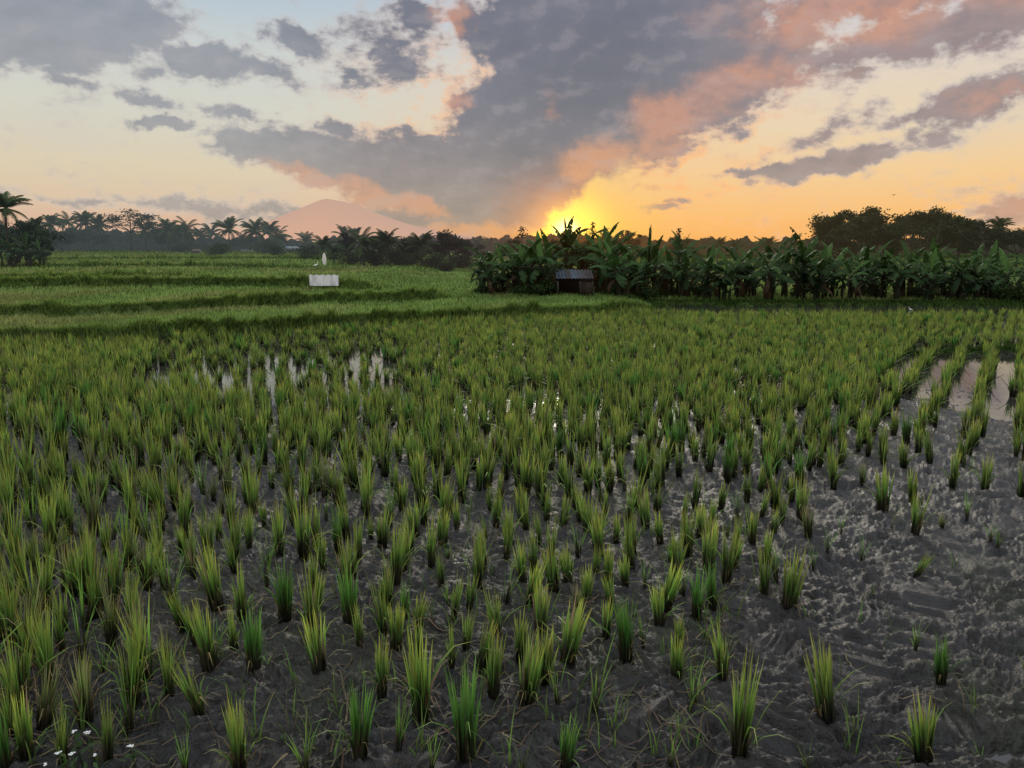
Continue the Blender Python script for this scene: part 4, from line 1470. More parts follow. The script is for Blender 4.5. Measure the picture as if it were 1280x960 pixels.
d = 27.4
xl, zt = at_depth(694, 338, d)
xr, ze = at_depth(740, 347, d)
zb = tz((xl + xr) / 2, d)
cx = (xl + xr) / 2
wd = xr - xl
hut = thing('field_hut', 'small dark wooden hut with blue-grey corrugated tin roof among the bananas', 'hut', (cx, d, zb))
mbr = MB()
rows, ncol = 2, 44
hz1, hz2 = zt - zb, ze - zb
for i in range(ncol):
    x0_ = -wd / 2 + wd * i / ncol
    x1_ = -wd / 2 + wd * (i + 1) / ncol
    o0 = 0.018 * math.sin(i * 1.6)
    o1 = 0.018 * math.sin((i + 1) * 1.6)
    f = (i + 0.5) / ncol
    c = np.array([0.042, 0.057, 0.078])
    if 0.28 < f < 0.42 or 0.74 < f:
        c = np.array([0.036, 0.027, 0.025])
    elif f > 0.6:
        c = np.array([0.034, 0.038, 0.042])
    mbr.add([[x0_, -0.62, hz2 - 0.0 + o0], [x1_, -0.62, hz2 - 0.0 + o1], [x1_, 0.35, hz1 + 0.02 + o1], [x0_, 0.35, hz1 + 0.02 + o0]], [(0, 1, 2, 3)], None, c)
obj('roof', mbr.mesh('hut_roof', small_mat('tin_roof', rough=0.65, spec=0.2, noise=0.35, nscale=6)), hut)
mbr = MB()
mbr.box((0, 0.4, hz1 * 0.42), (wd * 0.92, 0.05, hz1 * 0.84), col=(0.012, 0.011, 0.012))
mbr.box((-wd * 0.44, -0.1, hz2 * 0.4), (0.05, 0.95, hz2 * 0.8), col=(0.016, 0.014, 0.012))
obj('back_wall', mbr.mesh('hut_back_wall', M_OBJ), hut)
mbr = MB()
for i in range(7):
    mbr.box((wd * (0.17 + 0.045 * i), -0.55 + 0.004 * (i % 2), hz2 * 0.40), (wd * 0.042, 0.03, hz2 * (0.78 + 0.03 * rng.random())), col=np.array([0.045, 0.030, 0.020]) * rng.uniform(0.6, 1.3))
obj('plank_wall', mbr.mesh('hut_plank_wall', M_OBJ), hut)
for xx in (-wd * 0.46, wd * 0.14, wd * 0.47):
    mbr = MB()
    mbr.tube([[xx, -0.62, -0.1], [xx + 0.01, -0.62, hz2 * 0.5], [xx, -0.62, hz2 - 0.10]], 0.03, 6, (0.04, 0.032, 0.024))
    obj('post', mbr.mesh('hut_post', M_OBJ), hut)


def house(px, ry, d, wpx, hpx, roofc, wallc, label):
    x, zt = at_depth(px, ry, d)
    zb = tz(x, d)
    w = wpx / F * d
    hr = hpx / F * d
    top = zt - zb
    root = thing('house', label, 'house', (x, d, zb))
    mbx = MB()
    mbx.box((0, 0, (top - hr) / 2), (w * 0.9, w * 0.6, top - hr), col=wallc)
    obj('wall', mbx.mesh('house_wall', M_OBJ), root)
    mbx = MB()
    e = 0.5
    a = [(-w * e, -w * 0.4, top - hr - 0.01), (w * e, -w * 0.4, top - hr - 0.01), (w * e, w * 0.4, top - hr - 0.01), (-w * e, w * 0.4, top - hr - 0.01), (-w * 0.32, 0, top), (w * 0.32, 0, top)]
    mbx.add(a, [(0, 1, 5, 4), (2, 3, 4, 5), (3, 2, 1, 0)], [(1, 2, 5), (3, 0, 4)], roofc)
    obj('roof', mbx.mesh('house_roof', M_OBJ, smooth=False), root)
    mbx = MB()
    mbx.box((-w * 0.15, -w * 0.3 - 0.012, (top - hr) * 0.4), (w * 0.16, 0.02, (top - hr) * 0.75), col=(0.03, 0.025, 0.02))
    obj('door', mbx.mesh('house_door', M_OBJ), root)
    mbx = MB()
    mbx.box((w * 0.2, -w * 0.3 - 0.012, (top - hr) * 0.55), (w * 0.18, 0.02, (top - hr) * 0.4), col=(0.03, 0.03, 0.035))
    obj('window', mbx.mesh('house_window', M_OBJ), root)


house(755, 323, 46, 26, 5, (0.13, 0.045, 0.032), (0.10, 0.07, 0.05), 'house with rust-red roof half hidden behind the bananas right of the hut')
house(364, 308, 90, 20, 3, (0.20, 0.22, 0.26), (0.22, 0.22, 0.22), 'distant pale blue-roofed house between the palm trio and the white flag')
house(308, 311, 92, 15, 3, (0.20, 0.20, 0.22), (0.25, 0.24, 0.24), 'distant whitish house left of the tall wide-crowned palm')
house(245, 311.5, 78, 11, 3, (0.10, 0.045, 0.032), (0.07, 0.04, 0.03), 'tiny red-brown field shelter under the far left palms')
house(301, 321, 58, 6, 1.5, (0.05, 0.036, 0.026), (0.05, 0.036, 0.028), 'tiny brown box-like shelter on the far field bank')

# white plastic sheet fence
d = 27.0
xl, zt = at_depth(391, 342, d)
xr, zb = at_depth(428, 355, d)
cx = (xl + xr) / 2
wd = xr - xl
hh = zt - zb
zbase = zb
fen = thing('sheet_fence', 'white plastic sheet stretched between short posts on the grassy bank', 'sheet fence', (cx, d - 0.55, zbase))
mbx = MB()
nx, nz_ = 60, 8
gx = np.linspace(-wd / 2, wd / 2, nx)
gz = np.linspace(0, 1, nz_)
V = []
sag = 0.035 * np.abs(np.sin(gx / wd * PI * 5 + 0.6))
for k in gz:
    off = 0.03 * (vnoise(gx * 22, gx * 0 + k * 1.2, 3) - 0.5) + 0.05 * np.sin(gx * 9) * (1 - k)
    V.append(np.stack([gx, off, -0.03 + k * (hh - sag + 0.03)], 1))
V = np.concatenate(V)
ii = np.arange(nx * nz_).reshape(nz_, nx)
SQ = np.stack([ii[:-1, :-1], ii[:-1, 1:], ii[1:, 1:], ii[1:, :-1]], -1).reshape(-1, 4)
shade = 0.50 + 0.26 * vnoise(np.tile(gx * 14, nz_), np.repeat(gz * 1.5, nx), 8)
mbx.add(V, SQ, None, shade[:, None] * np.array([1.0, 1.0, 1.05]))
obj('sheet', mbx.mesh('plastic_sheet', foliage_mat('white_plastic', 0.3, 0.4, 0.4)), fen)
for k in range(5):
    mbx = MB()
    xx = -wd / 2 + wd * k / 4
    mbx.tube([[xx, 0.06, -0.15], [xx, 0.06, hh * 0.5], [xx + 0.01, 0.06, hh + 0.015]], 0.012, 5, (0.10, 0.08, 0.05))
    obj('post', mbx.mesh('fence_post', M_OBJ), fen)

# white flag on a pole, egrets, stone post
d = 45.0
x, zt = at_depth(405, 316, d)
zb = tz(x, d)
hh = zt - zb
fl = thing('scare_flag', 'white cloth flag hanging on a thin pole in the far field', 'flag', (x, d, zb))
mbx = MB()
mbx.tube([[0, 0, -0.1], [0.0, 0, hh * 0.5], [0.02, 0, hh + 0.05]], 0.014, 5, (0.12, 0.10, 0.07))
obj('pole', mbx.mesh('flag_pole', M_OBJ), fl)
mbx = MB()
V = []
for k in range(7):
    t = k / 6
    wv = 0.24 * math.sin(min(1, t * 1.25 + 0.12) * PI * 0.55) * (1.0 - 0.45 * t)
    V += [[-wv * 0.6, -0.03, hh - 0.72 * t], [wv * 0.1, -0.05 + 0.03 * (k % 2), hh - 0.72 * t], [wv * 0.7, -0.02, hh - 0.72 * t]]
q = []
for k in range(6):
    for j in range(2):
        a = k * 3 + j
        q.append((a, a + 1, a + 4, a + 3))
mbx.add(V, q, None, (0.80, 0.76, 0.70))
obj('cloth', mbx.mesh('flag_cloth', M_FLOWER), fl)


def egret(px, py, d, h, label, face=1):
    x, z = at_depth(px, py, d)
    zb = tz(x, d)
    mbx = MB()
    f = face
    W = (0.75, 0.74, 0.72)
    body = np.array([[-0.42 * f, 0, 0.42], [-0.30 * f, 0, 0.46], [-0.12 * f, 0, 0.50], [0.08 * f, 0, 0.55], [0.20 * f, 0, 0.62], [0.22 * f, 0, 0.72], [0.17 * f, 0, 0.80], [0.18 * f, 0, 0.88], [0.25 * f, 0, 0.93], [0.33 * f, 0, 0.92], [0.46 * f, 0, 0.885]])
    rad = np.array([0.01, 0.06, 0.115, 0.12, 0.075, 0.042, 0.036, 0.036, 0.045, 0.025, 0.004])
    cols = np.array([W] * 9 + [(0.5, 0.35, 0.08)] * 2)
    mbx.tube(body, rad, 8, cols)
    for s in (-1, 1):
        mbx.tube([[0.0, 0.04 * s, 0.45], [0.03 * f, 0.04 * s, 0.24], [-0.01 * f, 0.04 * s, 0.0], [0.08 * f, 0.04 * s, -0.01]], [0.02, 0.013, 0.012, 0.01], 5, (0.05, 0.05, 0.04))
    obj('egret', mbx.mesh('egret', solid_mat('feathers', 0.8, 0.1)), None, label, 'bird', None, None, (x, d, zb), 0.0, h)


egret(1138, 386, 25.0, 0.21, 'white egret standing on the wet strip before the bananas', -1)
egret(395, 331, 41.0, 0.4, 'white egret standing on the far field left of the flag', 1)

d = 38
x, zt = at_depth(602, 322, d)
zb = tz(x, d)
hh = zt - zb
sh = thing('stone_shrine', 'pale grey stone shrine post by the left end of the banana row', 'shrine', (x, d, zb))
mbx = MB()
mbx.box((0, 0, hh * 0.1), (0.34, 0.34, hh * 0.3), col=(0.22, 0.22, 0.21))
mbx.box((0, 0, hh * 0.45), (0.16, 0.16, hh * 0.44), col=(0.26, 0.26, 0.25))
obj('pillar', mbx.mesh('shrine_pillar', M_OBJ, smooth=False), sh)
mbx = MB()
mbx.box((0, 0, hh * 0.72), (0.30, 0.30, hh * 0.09), col=(0.28, 0.28, 0.27))
mbx.box((0, 0, hh * 0.86), (0.18, 0.18, hh * 0.2), col=(0.26, 0.26, 0.25))
obj('cap', mbx.mesh('shrine_cap', M_OBJ, smooth=False), sh)

# a bird far off in the sky
x, z = at_depth(1117, 244, 90)
mbx = MB()
mbx.tube([[-0.2, 0, 0], [0, 0, 0.02], [0.2, 0, 0]], [0.01, 0.05, 0.01], 6, (0.02, 0.02, 0.02))
mbx.add([[-0.08, 0, 0.02], [0.08, 0, 0.02], [0.0, 0.32, 0.14], [-0.06, 0.32, 0.14]], [(0, 1, 2, 3)], None, (0.02, 0.02, 0.02))
mbx.add([[-0.08, 0, 0.02], [0.08, 0, 0.02], [0.0, -0.32, 0.14], [-0.06, -0.32, 0.14]], [(3, 2, 1, 0)], None, (0.02, 0.02, 0.02))
obj('flying_bird', mbx.mesh('flying_bird', M_BARK), None, 'tiny dark bird flying above the right-hand wood', 'bird', None, None, (x, 90, z), 0.5)

# ------------------------------------------------------------------ white wild flowers
FLW = [(92, 914, 'white flower head, left of the topmost pair in the lower left corner', 4), (109, 915, 'brightest white flower head, right of the topmost pair in the lower left corner', 6),
       (73, 941, 'white flower head left of a bright rice blade in the lower left corner', 5), (90, 942, 'slanted white flower head right of a bright rice blade, lower left corner', 5),
       (57, 955, 'lowest white flower, three small heads at the bottom edge', 3), (163, 932, 'single white flower head standing apart on dark mud, lower left', 6), (119, 943, 'small faint white flower head beside a green rice clump, lower left', 3)]
for px, py, lab, nh in FLW:
    # head height about 0.2 m over the mud
    x, y = ground_pt(px, py, 0.24)
    zb = tz(x, y)
    root = thing('white_wildflower', lab, 'flower', (x, y, zb), 0.0, 'white wild flowers in the lower left corner')
    hh = 0.24 - zb
    st = MB()
    st.tube([[0.02, 0.01, -0.02], [0.01, 0, hh * 0.5], [0, 0, hh]], [0.003, 0.0025, 0.002], 5, (0.05, 0.09, 0.02))
    lf = MB()
    n = 7
    p = np.stack([rng.normal(0, 0.02, n), rng.normal(0, 0.02, n), rng.uniform(0.04, hh * 0.85, n)], 1)
    lf.leaves(p, 0.045, 0.4, jit((0.05, 0.10, 0.02), n))
    hd = MB()
    for k in range(nh):
        a = k * 2.4
        r = 0.007 * math.sqrt(k)
        c0 = np.array([r * math.cos(a), r * math.sin(a), hh + rng.normal(0, 0.0015)])
        ang_ = np.arange(6) * PI / 3
        ring = c0 + np.stack([0.0075 * np.cos(ang_), 0.0075 * np.sin(ang_), np.full(6, -0.001)], 1)
        hd.add(np.concatenate([[c0 + [0, 0, 0.004]], ring]), None, [(0, 1 + j, 1 + (j + 1) % 6) for j in range(6)], (0.75, 0.75, 0.74))
    obj('stalk', st.mesh('flower_stalk', M_RICE), root)
    obj('leaves', lf.mesh('flower_leaves', M_RICE), root)
    obj('flower_head', hd.mesh('flower_head', M_FLOWER), root, loc=(0, 0, hh * 0.28), scale=0.72)

# ------------------------------------------------------------------ mountain
mb = MB()
DM = 7000.0
prof = [(300, 292), (330, 279), (356, 268), (376, 260), (394, 252.5), (402, 249.5), (408, 248.4), (416, 249.6), (432, 252.5), (446, 256.5), (460, 262), (480, 270), (510, 280), (550, 290), (600, 297)]
cols_ = []
V = []
nrow = 8
for px, py in prof:
    x, zt = at_depth(px, py, DM)
    for k in range(nrow):
        t = k / (nrow - 1)
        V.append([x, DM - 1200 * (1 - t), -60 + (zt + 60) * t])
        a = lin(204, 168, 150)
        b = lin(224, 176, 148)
        cols_.append(a * t + b * (1 - t))  # haze painted into the glowing colour, nearing horizon sky at the foot
npf = len(prof)
q = []
for i in range(npf - 1):
    for k in range(nrow - 1):
        a = i * nrow + k
        q.append((a, a + nrow, a + nrow + 1, a + 1))
mb.add(V, q, None, np.array(cols_))
m, nt, out = new_mat('hazy_mountain')
at = nt.nodes.new('ShaderNodeAttribute')
at.attribute_name = 'Col'
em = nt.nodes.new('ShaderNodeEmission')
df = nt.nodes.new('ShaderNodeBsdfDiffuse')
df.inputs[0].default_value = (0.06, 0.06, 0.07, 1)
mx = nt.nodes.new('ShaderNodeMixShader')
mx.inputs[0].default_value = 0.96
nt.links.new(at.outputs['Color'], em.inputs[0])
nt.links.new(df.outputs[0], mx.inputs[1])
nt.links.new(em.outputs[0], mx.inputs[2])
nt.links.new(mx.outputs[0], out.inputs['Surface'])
obj('mountain', mb.mesh('mountain', m), kind='structure', label='faint hazy volcano cone on the horizon', cat='mountain')

# ------------------------------------------------------------------ world: dusk sky with clouds
SUN_AZ, SUN_EL = azel(708, 288)
w = bpy.data.worlds.new('World')
scene.world = w
w.use_nodes = True
nt = w.node_tree
nt.nodes.clear()
N = nt.nodes.new
L = nt.links.new
out = N('ShaderNodeOutputWorld')


def val(sock_or_num, node, idx):
    if hasattr(sock_or_num, 'is_linked'):
        L(sock_or_num, node.inputs[idx])
    else:
        node.inputs[idx].default_value = sock_or_num


def mth(op, a, b=0.0, c=0.0, clamp=False):
    n = N('ShaderNodeMath')
    n.operation = op
    n.use_clamp = clamp
    val(a, n, 0)
    val(b, n, 1)
    if op in ('SMOOTH_MAX', 'SMOOTH_MIN', 'MULTIPLY_ADD'):
        val(c, n, 2)
    return n.outputs[0]


def smooth(x, a, b, t0=0.0, t1=1.0):
    n = N('ShaderNodeMapRange')
    n.interpolation_type = 'SMOOTHSTEP'
    val(x, n, 0)
    n.inputs['From Min'].default_value = a
    n.inputs['From Max'].default_value = b
    n.inputs['To Min'].default_value = t0
    n.inputs['To Max'].default_value = t1
    return n.outputs[0]


def mixc(f, a, b):
    n = N('ShaderNodeMix')
    n.data_type = 'RGBA'
    val(f, n, 0)
    for s, i in ((a, 6), (b, 7)):
        if hasattr(s, 'is_linked'):
            L(s, n.inputs[i])
        else:
            n.inputs[i].default_value = (*s, 1)
    return n.outputs[2]


def addc(a, b, f):
    n = N('ShaderNodeMix')
    n.data_type = 'RGBA'
    n.blend_type = 'ADD'
    n.clamp_result = False
    val(f, n, 0)
    for s, i in ((a, 6), (b, 7)):
        if hasattr(s, 'is_linked'):
            L(s, n.inputs[i])
        else:
            n.inputs[i].default_value = (*s, 1)
    return n.outputs[2]


def ramp(x, stops, a, b):
    mr = N('ShaderNodeMapRange')
    val(x, mr, 0)
    mr.inputs['From Min'].default_value = a
    mr.inputs['From Max'].default_value = b
    r = N('ShaderNodeValToRGB')
    L(mr.outputs[0], r.inputs[0])
    e = r.color_ramp.elements
    e[0].position = (stops[0][0] - a) / (b - a)
    e[0].color = (*stops[0][1], 1)
    e[1].position = (stops[-1][0] - a) / (b - a)
    e[1].color = (*stops[-1][1], 1)
    for p, c in stops[1:-1]:
        k = e.new((p - a) / (b - a))
        k.color = (*c, 1)
    return r.outputs[0]


tc = N('ShaderNodeTexCoord')
sp = N('ShaderNodeSeparateXYZ')
L(tc.outputs['Generated'], sp.inputs[0])
AZs = mth('ARCTAN2', sp.outputs['X'], sp.outputs['Y'])
ELs = mth('ARCSINE', sp.outputs['Z'])
cb = N('ShaderNodeCombineXYZ')
L(AZs, cb.inputs[0])
L(ELs, cb.inputs[1])
P0 = cb.outputs[0]


def el_of(y):
    return azel(640, y)[1]


def az_of(x):
    return azel(x, 300)[0]


left = [(el_of(330), lin(150, 130, 122)), (el_of(302), lin(196, 152, 138)), (el_of(280), lin(207, 166, 146)), (el_of(255), lin(212, 184, 158)), (el_of(215), lin(214, 197, 168)),
        (el_of(150), lin(208, 205, 190)), (el_of(80), lin(202, 206, 201)), (el_of(0), lin(176, 192, 204)), (0.55, (0.60, 0.70, 0.85)), (1.4, (0.70, 0.82, 1.0))]
right = [(el_of(330), lin(190, 130, 80)), (el_of(302), lin(234, 160, 92)), (el_of(270), lin(240, 178, 108)), (el_of(225), lin(238, 195, 138)), (el_of(170), lin(230, 205, 168)),
         (el_of(100), lin(224, 207, 188)), (el_of(40), lin(208, 203, 202)), (el_of(0), lin(194, 198, 208)), (0.55, (0.62, 0.68, 0.82)), (1.4, (0.70, 0.82, 1.0))]
base = mixc(smooth(AZs, az_of(330), az_of(830)), ramp(ELs, left, -0.1, 1.45), ramp(ELs, right, -0.1, 1.45))
# brightening for the unseen overhead sky, flat here
boost = smooth(ELs, 0.34, 0.8, 1.0, 1.0)
# sun glow
da = mth('SUBTRACT', AZs, SUN_AZ)
de = mth('SUBTRACT', ELs, SUN_EL)
r2 = mth('SQRT', mth('ADD', mth('MULTIPLY', da, da), mth('MULTIPLY', mth('MULTIPLY', de, de), 1.3)))
glow1 = mth('POWER', smooth(r2, -0.02, 0.10, 1.0, 0.0), 2.0)
glow2 = mth('POWER', smooth(r2, -0.02, 0.20, 1.0, 0.0), 1.8)
glow3 = smooth(r2, 0.0, 0.36, 1.0, 0.0)
sky = mixc(mth('MULTIPLY', glow3, 0.25), base, lin(250, 176, 82))
sky = mixc(mth('MULTIPLY', glow2, 0.85), sky, (1.0, 0.60, 0.05))
sky = mixc(mth('MULTIPLY', glow1, 1.0), sky, (1.5, 1.0, 0.10))
core = smooth(r2, 0.0, 0.024, 1.0, 0.0)
sky = mixc(core, sky, (2.3, 1.9, 0.75))

# --- cloud field
wn = N('ShaderNodeTexNoise')
wn.inputs['Scale'].default_value = 22
wn.inputs['Detail'].default_value = 4
wn.inputs['Roughness'].default_value = 0.6
L(P0, wn.inputs['Vector'])
vs = N('ShaderNodeVectorMath')
vs.operation = 'SUBTRACT'
L(wn.outputs['Color'], vs.inputs[0])
vs.inputs[1].default_value = (0.5, 0.5, 0.5)
vm = N('ShaderNodeVectorMath')
vm.operation = 'MULTIPLY'
L(vs.outputs[0], vm.inputs[0])
vm.inputs[1].default_value = (0.075, 0.042, 0.0)
va = N('ShaderNodeVectorMath')
va.operation = 'ADD'
L(P0, va.inputs[0])
L(vm.outputs[0], va.inputs[1])
PW = va.outputs[0]
CL = [  # px, py, half width, half height, rotation deg (anticlockwise up), weight
    (672, 40, 88, 62, 0, 1.3), (640, 90, 40, 26, 20, 0.8), (760, 40, 150, 90, 0, 1.6), (740, 120, 140, 90, 0, 1.6), (850, 80, 110, 85, 20, 1.35), (650, 160, 95, 70, 0, 1.1), (720, 185, 110, 60, 10, 1.15),
    (600, 225, 150, 55, 0, 1.15), (540, 222, 170, 52, -8, 1.1), (440, 205, 150, 36, -10, 1.05), (340, 192, 90, 26, -14, 0.9), (290, 175, 45, 14, -10, 0.75), (650, 258, 110, 50, 0, 1.15), (590, 272, 170, 30, 0, 1.0), (676, 240, 50, 26, 10, 0.9),
    (592, 30, 46, 26, -10, 0.75), (596, 128, 40, 24, 0, 0.7), (900, 120, 90, 50, 25, 0.8), (950, 75, 80, 36, 15, 0.75), (1050, 70, 100, 30, 5, 0.6), (1140, 48, 110, 32, 8, 0.66), (1240, 22, 110, 34, 10, 0.8), (1060, 95, 60, 24, 0, 0.45),
    (1040, 205, 125, 15, 8, 0.72), (1085, 186, 85, 17, 14, 0.55), (1030, 165, 85, 18, 22, 0.5), (950, 212, 80, 9, 4, 0.6), (1150, 145, 120, 13, 8, 0.5), (1230, 118, 62, 24, 10, 0.8), (1200, 130, 50, 16, 10, 0.6),
    (40, 30, 150, 48, 4, 1.1), (135, 22, 80, 45, 10, 0.8), (252, 76, 62, 24, -6, 0.9), (190, 88, 70, 16, 6, 0.5), (370, 52, 52, 20, -22, 0.7), (345, 88, 50, 18, -14, 0.55), (470, 52, 95, 36, -12, 0.44), (500, 85, 60, 26, 0, 0.55), (440, 92, 60, 20, 0, 0.5), (520, 25, 60, 30, -20, 0.6),
    (178, 122, 38, 13, -20, 0.65), (200, 154, 55, 9, 3, 0.75), (424, 156, 38, 16, -10, 0.75), (300, 143, 50, 13, -10, 0.55), (85, 100, 80, 10, -6, 0.5), (520, 172, 40, 14, 0, 0.6), (345, 168, 36, 10, -8, 0.5), (470, 185, 30, 10, 0, 0.5),
    (130, 252, 210, 10, -4, 0.42), (310, 264, 200, 15, -2, 0.5), (420, 276, 160, 12, 0, 0.5), (490, 270, 150, 18, 0, 0.6), (510, 256, 70, 14, -12, 0.6), (350, 272, 120, 9, 0, 0.35),
    (760, 243, 80, 8, 6, 0.6), (815, 262, 50, 7, 2, 0.55), (848, 253, 28, 6, 0, 0.5), (735, 262, 60, 6, 0, 0.4), (925, 165, 30, 12, 15, 0.45), (780, 205, 40, 10, 20, 0.5),
    (1265, 270, 70, 26, 8, 0.55), (1080, 5, 170, 20, 0, 0.7), (1000, 40, 60, 26, 10, 0.6), (860, 30, 60, 50, 0, 0.8),
]


def blobs(lst, grow, soft):
    acc = None
    for (px, py, a, b, rot, wt) in lst:
        c = azel(px, py)
        mp = N('ShaderNodeMapping')
        mp.vector_type = 'TEXTURE'
        L(PW, mp.inputs['Vector'])
        mp.inputs['Location'].default_value = (c[0], c[1], 0)
        mp.inputs['Rotation'].default_value = (0, 0, math.radians(rot))
        mp.inputs['Scale'].default_value = (a * grow / F, b * grow / F, 1)
        gt = N('ShaderNodeTexGradient')
        gt.gradient_type = 'SPHERICAL'
        L(mp.outputs[0], gt.inputs['Vector'])
        v = mth('MULTIPLY', gt.outputs['Fac'], wt)
        acc = v if acc is None else mth('SMOOTH_MAX', acc, v, soft)
    return acc


acc = blobs(CL, 1.25, 0.12)
# where the low sun reaches under and round the clouds
GLOW = [(825, 160, 85, 50, 30, 1.0), (765, 196, 80, 30, 10, 1.2), (905, 115, 110, 40, 25, 0.75), (395, 222, 90, 14, -10, 1.2), (465, 244, 80, 16, -12, 1.3), (525, 258, 50, 12, -14, 1.2),
        (690, 132, 26, 26, 0, 0.5), (568, 24, 30, 18, 0, 1.3), (574, 126, 20, 16, 0, 1.3), (1080, 15, 190, 40, 0, 0.9), (1240, 118, 50, 18, 0, 0.7), (1010, 90, 100, 40, 0, 0.5), (600, 292, 130, 16, 0, 1.3),
        (1265, 268, 70, 30, 0, 0.8), (150, 88, 40, 12, 0, 0.35), (790, 245, 90, 30, 0, 0.9)]
tint = blobs(GLOW, 1.25, 0.1)
spw = N('ShaderNodeSeparateXYZ')
L(PW, spw.inputs[0])
c_ = azel(694, 262)
half = mth('SUBTRACT', mth('MULTIPLY', mth('SUBTRACT', spw.outputs[0], c_[0]), 0.606), mth('MULTIPLY', mth('SUBTRACT', spw.outputs[1], c_[1]), 0.797))
clear = mth('MULTIPLY', smooth(half, -0.006, 0.014), smooth(r2, 0.07, 0.15, 1.0, 0.0))
# high general cloud cover outside the picture
sc = N('ShaderNodeVectorMath')
sc.operation = 'MULTIPLY'
L(P0, sc.inputs[0])
sc.inputs[1].default_value = (1.0, 1.7, 1.0)


def noise(vec, scale, detail, rough, off=(0, 0, 0)):
    ad = N('ShaderNodeVectorMath')
    ad.operation = 'ADD'
    L(vec, ad.inputs[0])
    ad.inputs[1].default_value = off
    n = N('ShaderNodeTexNoise')
    n.inputs['Scale'].default_value = scale
    n.inputs['Detail'].default_value = detail
    n.inputs['Roughness'].default_value = rough
    L(ad.outputs[0], n.inputs['Vector'])
    return n.outputs['Fac']


n1 = noise(sc.outputs[0], 17, 6, 0.58)
n1b = noise(sc.outputs[0], 17, 4, 0.5, (0.010, -0.016, 0.0))
n2 = noise(sc.outputs[0], 60, 5, 0.6, (3.1, 0, 0))
n3 = noise(sc.outputs[0], 6, 4, 0.6, (7.1, 2, 0))
solid = smooth(acc, 0.30, 0.75, 1.25, 0.3)
dens = mth('ADD', acc, mth('MULTIPLY', mth('MULTIPLY', mth('SUBTRACT', n1, 0.5), 0.8), solid))
dens = mth('ADD', dens, mth('MULTIPLY', mth('MULTIPLY', mth('SUBTRACT', n2, 0.5), 0.42), solid))
# only where a cloud has been laid out
gate = smooth(acc, 0.0, 0.16)
alpha = mth('MULTIPLY', mth('MULTIPLY', smooth(dens, 0.07, 0.42), gate), smooth(clear, 0.0, 1.0, 1.0, 0.0))
# faint veil of thin cirrus
veil = mth('MULTIPLY', smooth(n3, 0.52, 0.72), 0.18)
thick = smooth(dens, 0.16, 0.46)
lit = mth('MULTIPLY', mth('SUBTRACT', n1, n1b), 5.5)
near = smooth(r2, 0.05, 0.44, 1.0, 0.0)
nearer = smooth(r2, 0.015, 0.20, 1.0, 0.0)
edge_c = mixc(near, lin(198, 188, 184), lin(240, 172, 124))
edge_c = mixc(nearer, edge_c, (1.0, 0.40, 0.07))
core_c = mixc(smooth(ELs, el_of(290), el_of(90)), lin(146, 130, 128), lin(110, 109, 121))
core_c = mixc(smooth(AZs, az_of(240), az_of(520), 0.8, 0.0), core_c, lin(136, 137, 148))
core_c = mixc(smooth(AZs, az_of(800), az_of(1060), 0.0, 0.8), core_c, lin(158, 134, 130))
core_c = mixc(mth('MULTIPLY', smooth(r2, 0.02, 0.13, 1.0, 0.0), 0.6), core_c, lin(206, 118, 62))
heart = blobs([(740, 90, 130, 90, 30, 1.0), (640, 60, 70, 50, 0, 0.7), (660, 190, 90, 50, 0, 0.7)], 1.25, 0.15)
core_c = mixc(mth('MULTIPLY', smooth(heart, 0.1, 0.8), 0.55), core_c, lin(90, 89, 101))
cloud = mixc(thick, edge_c, core_c)
# soft modelling inside the mass
tn = mth('ADD', tint, mth('MULTIPLY', mth('SUBTRACT', n1, 0.5), 1.9))
cloud = mixc(mth('MULTIPLY', mth('MULTIPLY', smooth(tn, 0.05, 0.95), smooth(tint, 0.0, 0.5)), 0.55), cloud, mixc(nearer, lin(226, 152, 108), (1.0, 0.40, 0.09)))
cloud = mixc(mth('MULTIPLY', smooth(lit, 0.0, 0.9), 0.24), cloud, lin(170, 160, 162))
cloud = mixc(mth('MULTIPLY', smooth(lit, 0.0, -0.8), 0.18), cloud, lin(84, 86, 100))
sky = mixc(veil, sky, mixc(near, lin(196, 190, 190), lin(246, 196, 150)))
sky = mixc(mth('MULTIPLY', alpha, smooth(AZs, az_of(240), az_of(560), 0.76, 0.95)), sky, cloud)
# thin bright rims on the edges that face the sun
rim = mth('MULTIPLY', smooth(dens, 0.06, 0.16), smooth(dens, 0.18, 0.34, 1.0, 0.0))
rim = mth('MULTIPLY', mth('MULTIPLY', rim, gate), mth('MULTIPLY', smooth(r2, 0.06, 0.42, 1.0, 0.0), smooth(clear, 0.0, 0.4, 1.0, 0.0)))
sky = mixc(mth('MULTIPLY', rim, mth('MULTIPLY', smooth(lit, -0.3, 0.5), 0.75)), sky, lin(255, 178, 104))
# light spilling round the cloud edge close to the sun
sky = addc(sky, (0.75, 0.34, 0.05), mth('MULTIPLY', smooth(r2, 0.0, 0.075, 1.0, 0.0), 0.8))
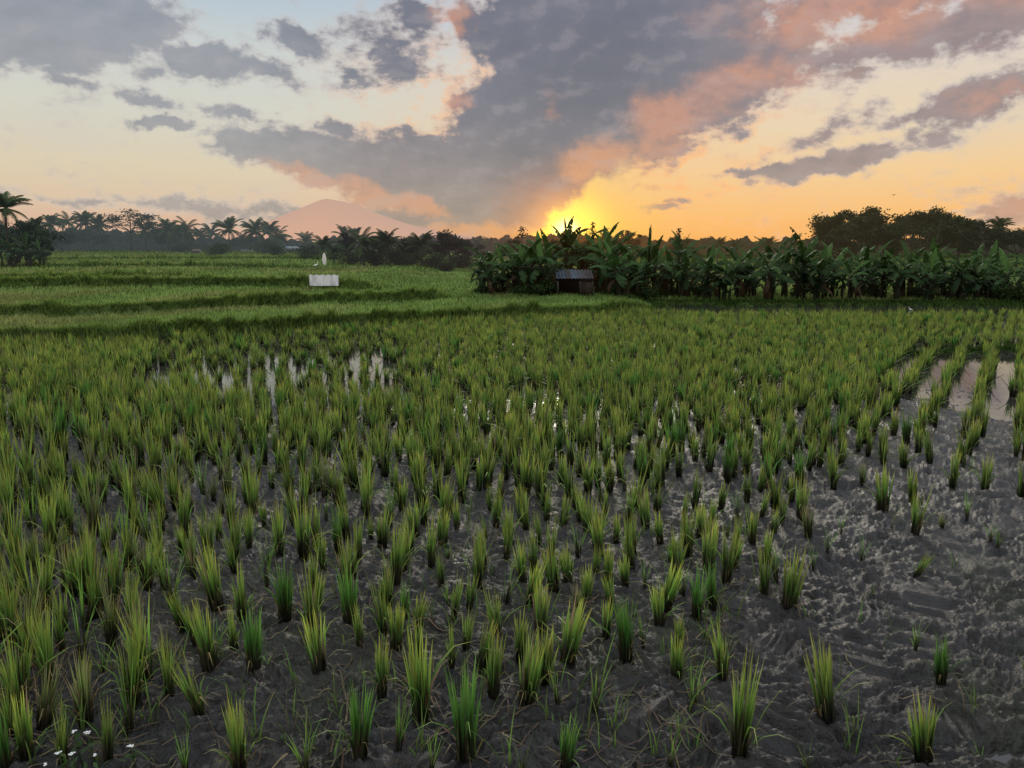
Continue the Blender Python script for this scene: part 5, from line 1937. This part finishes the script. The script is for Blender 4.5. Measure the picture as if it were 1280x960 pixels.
# extra overhead brightness added to light the field, and dull ground below the horizon
up = smooth(ELs, 0.33, 0.75)
sky = mixc(up, sky, (1.15, 1.2, 1.28))
sky = mixc(smooth(ELs, -0.01, -0.08), sky, (0.06, 0.075, 0.04))
bg = N('ShaderNodeBackground')
L(sky, bg.inputs['Color'])
bg.inputs['Strength'].default_value = 1.0
st = N('ShaderNodeTexSky')
st.sky_type = 'NISHITA'
st.sun_disc = False
st.sun_elevation = max(SUN_EL, math.radians(1.0))
st.sun_rotation = SUN_AZ
bg2 = N('ShaderNodeBackground')
L(st.outputs[0], bg2.inputs['Color'])
bg2.inputs['Strength'].default_value = 0.02
st.dust_density = 0.0
st.air_density = 0.6
ads = N('ShaderNodeAddShader')
L(bg.outputs[0], ads.inputs[0])
L(bg2.outputs[0], ads.inputs[1])
L(ads.outputs[0], out.inputs['Surface'])

# low veiled sun
sl = bpy.data.lights.new('sun', 'SUN')
sl.energy = 1.25
sl.angle = math.radians(10)
sl.color = (1.0, 0.90, 0.74)
so = bpy.data.objects.new('sun', sl)
COL.objects.link(so)
el_ = math.radians(17)
so.rotation_euler = (PI / 2 + el_ - PI + PI / 2 * 0, 0, 0)
from mathutils import Vector
dirv = Vector((-math.sin(SUN_AZ) * math.cos(el_), -math.cos(SUN_AZ) * math.cos(el_), -math.sin(el_)))
so.rotation_euler = dirv.to_track_quat('-Z', 'Y').to_euler()
so.location = (0, 60, 30)

# ------------------------------------------------------------------ camera
cam = bpy.data.cameras.new('camera')
cam.sensor_width = 36
cam.lens = 36 * F / 1280
cam.clip_start = 0.05
cam.clip_end = 40000
co = bpy.data.objects.new('camera', cam)
COL.objects.link(co)
co.location = (0, 0, H)
co.rotation_euler = (PI / 2 - TH, 0, 0)
scene.camera = co
scene.view_settings.view_transform = 'Standard'
scene.view_settings.look = 'None'
scene.view_settings.exposure = 0
scene.render.resolution_x = 1024
scene.render.resolution_y = 768

scene.cycles.max_bounces = 5
scene.cycles.diffuse_bounces = 2
scene.cycles.glossy_bounces = 2
scene.cycles.transmission_bounces = 3
scene.cycles.transparent_max_bounces = 4
scene.cycles.caustics_reflective = False
scene.cycles.caustics_refractive = False
w.cycles.sampling_method = 'MANUAL'
w.cycles.sample_map_resolution = 256
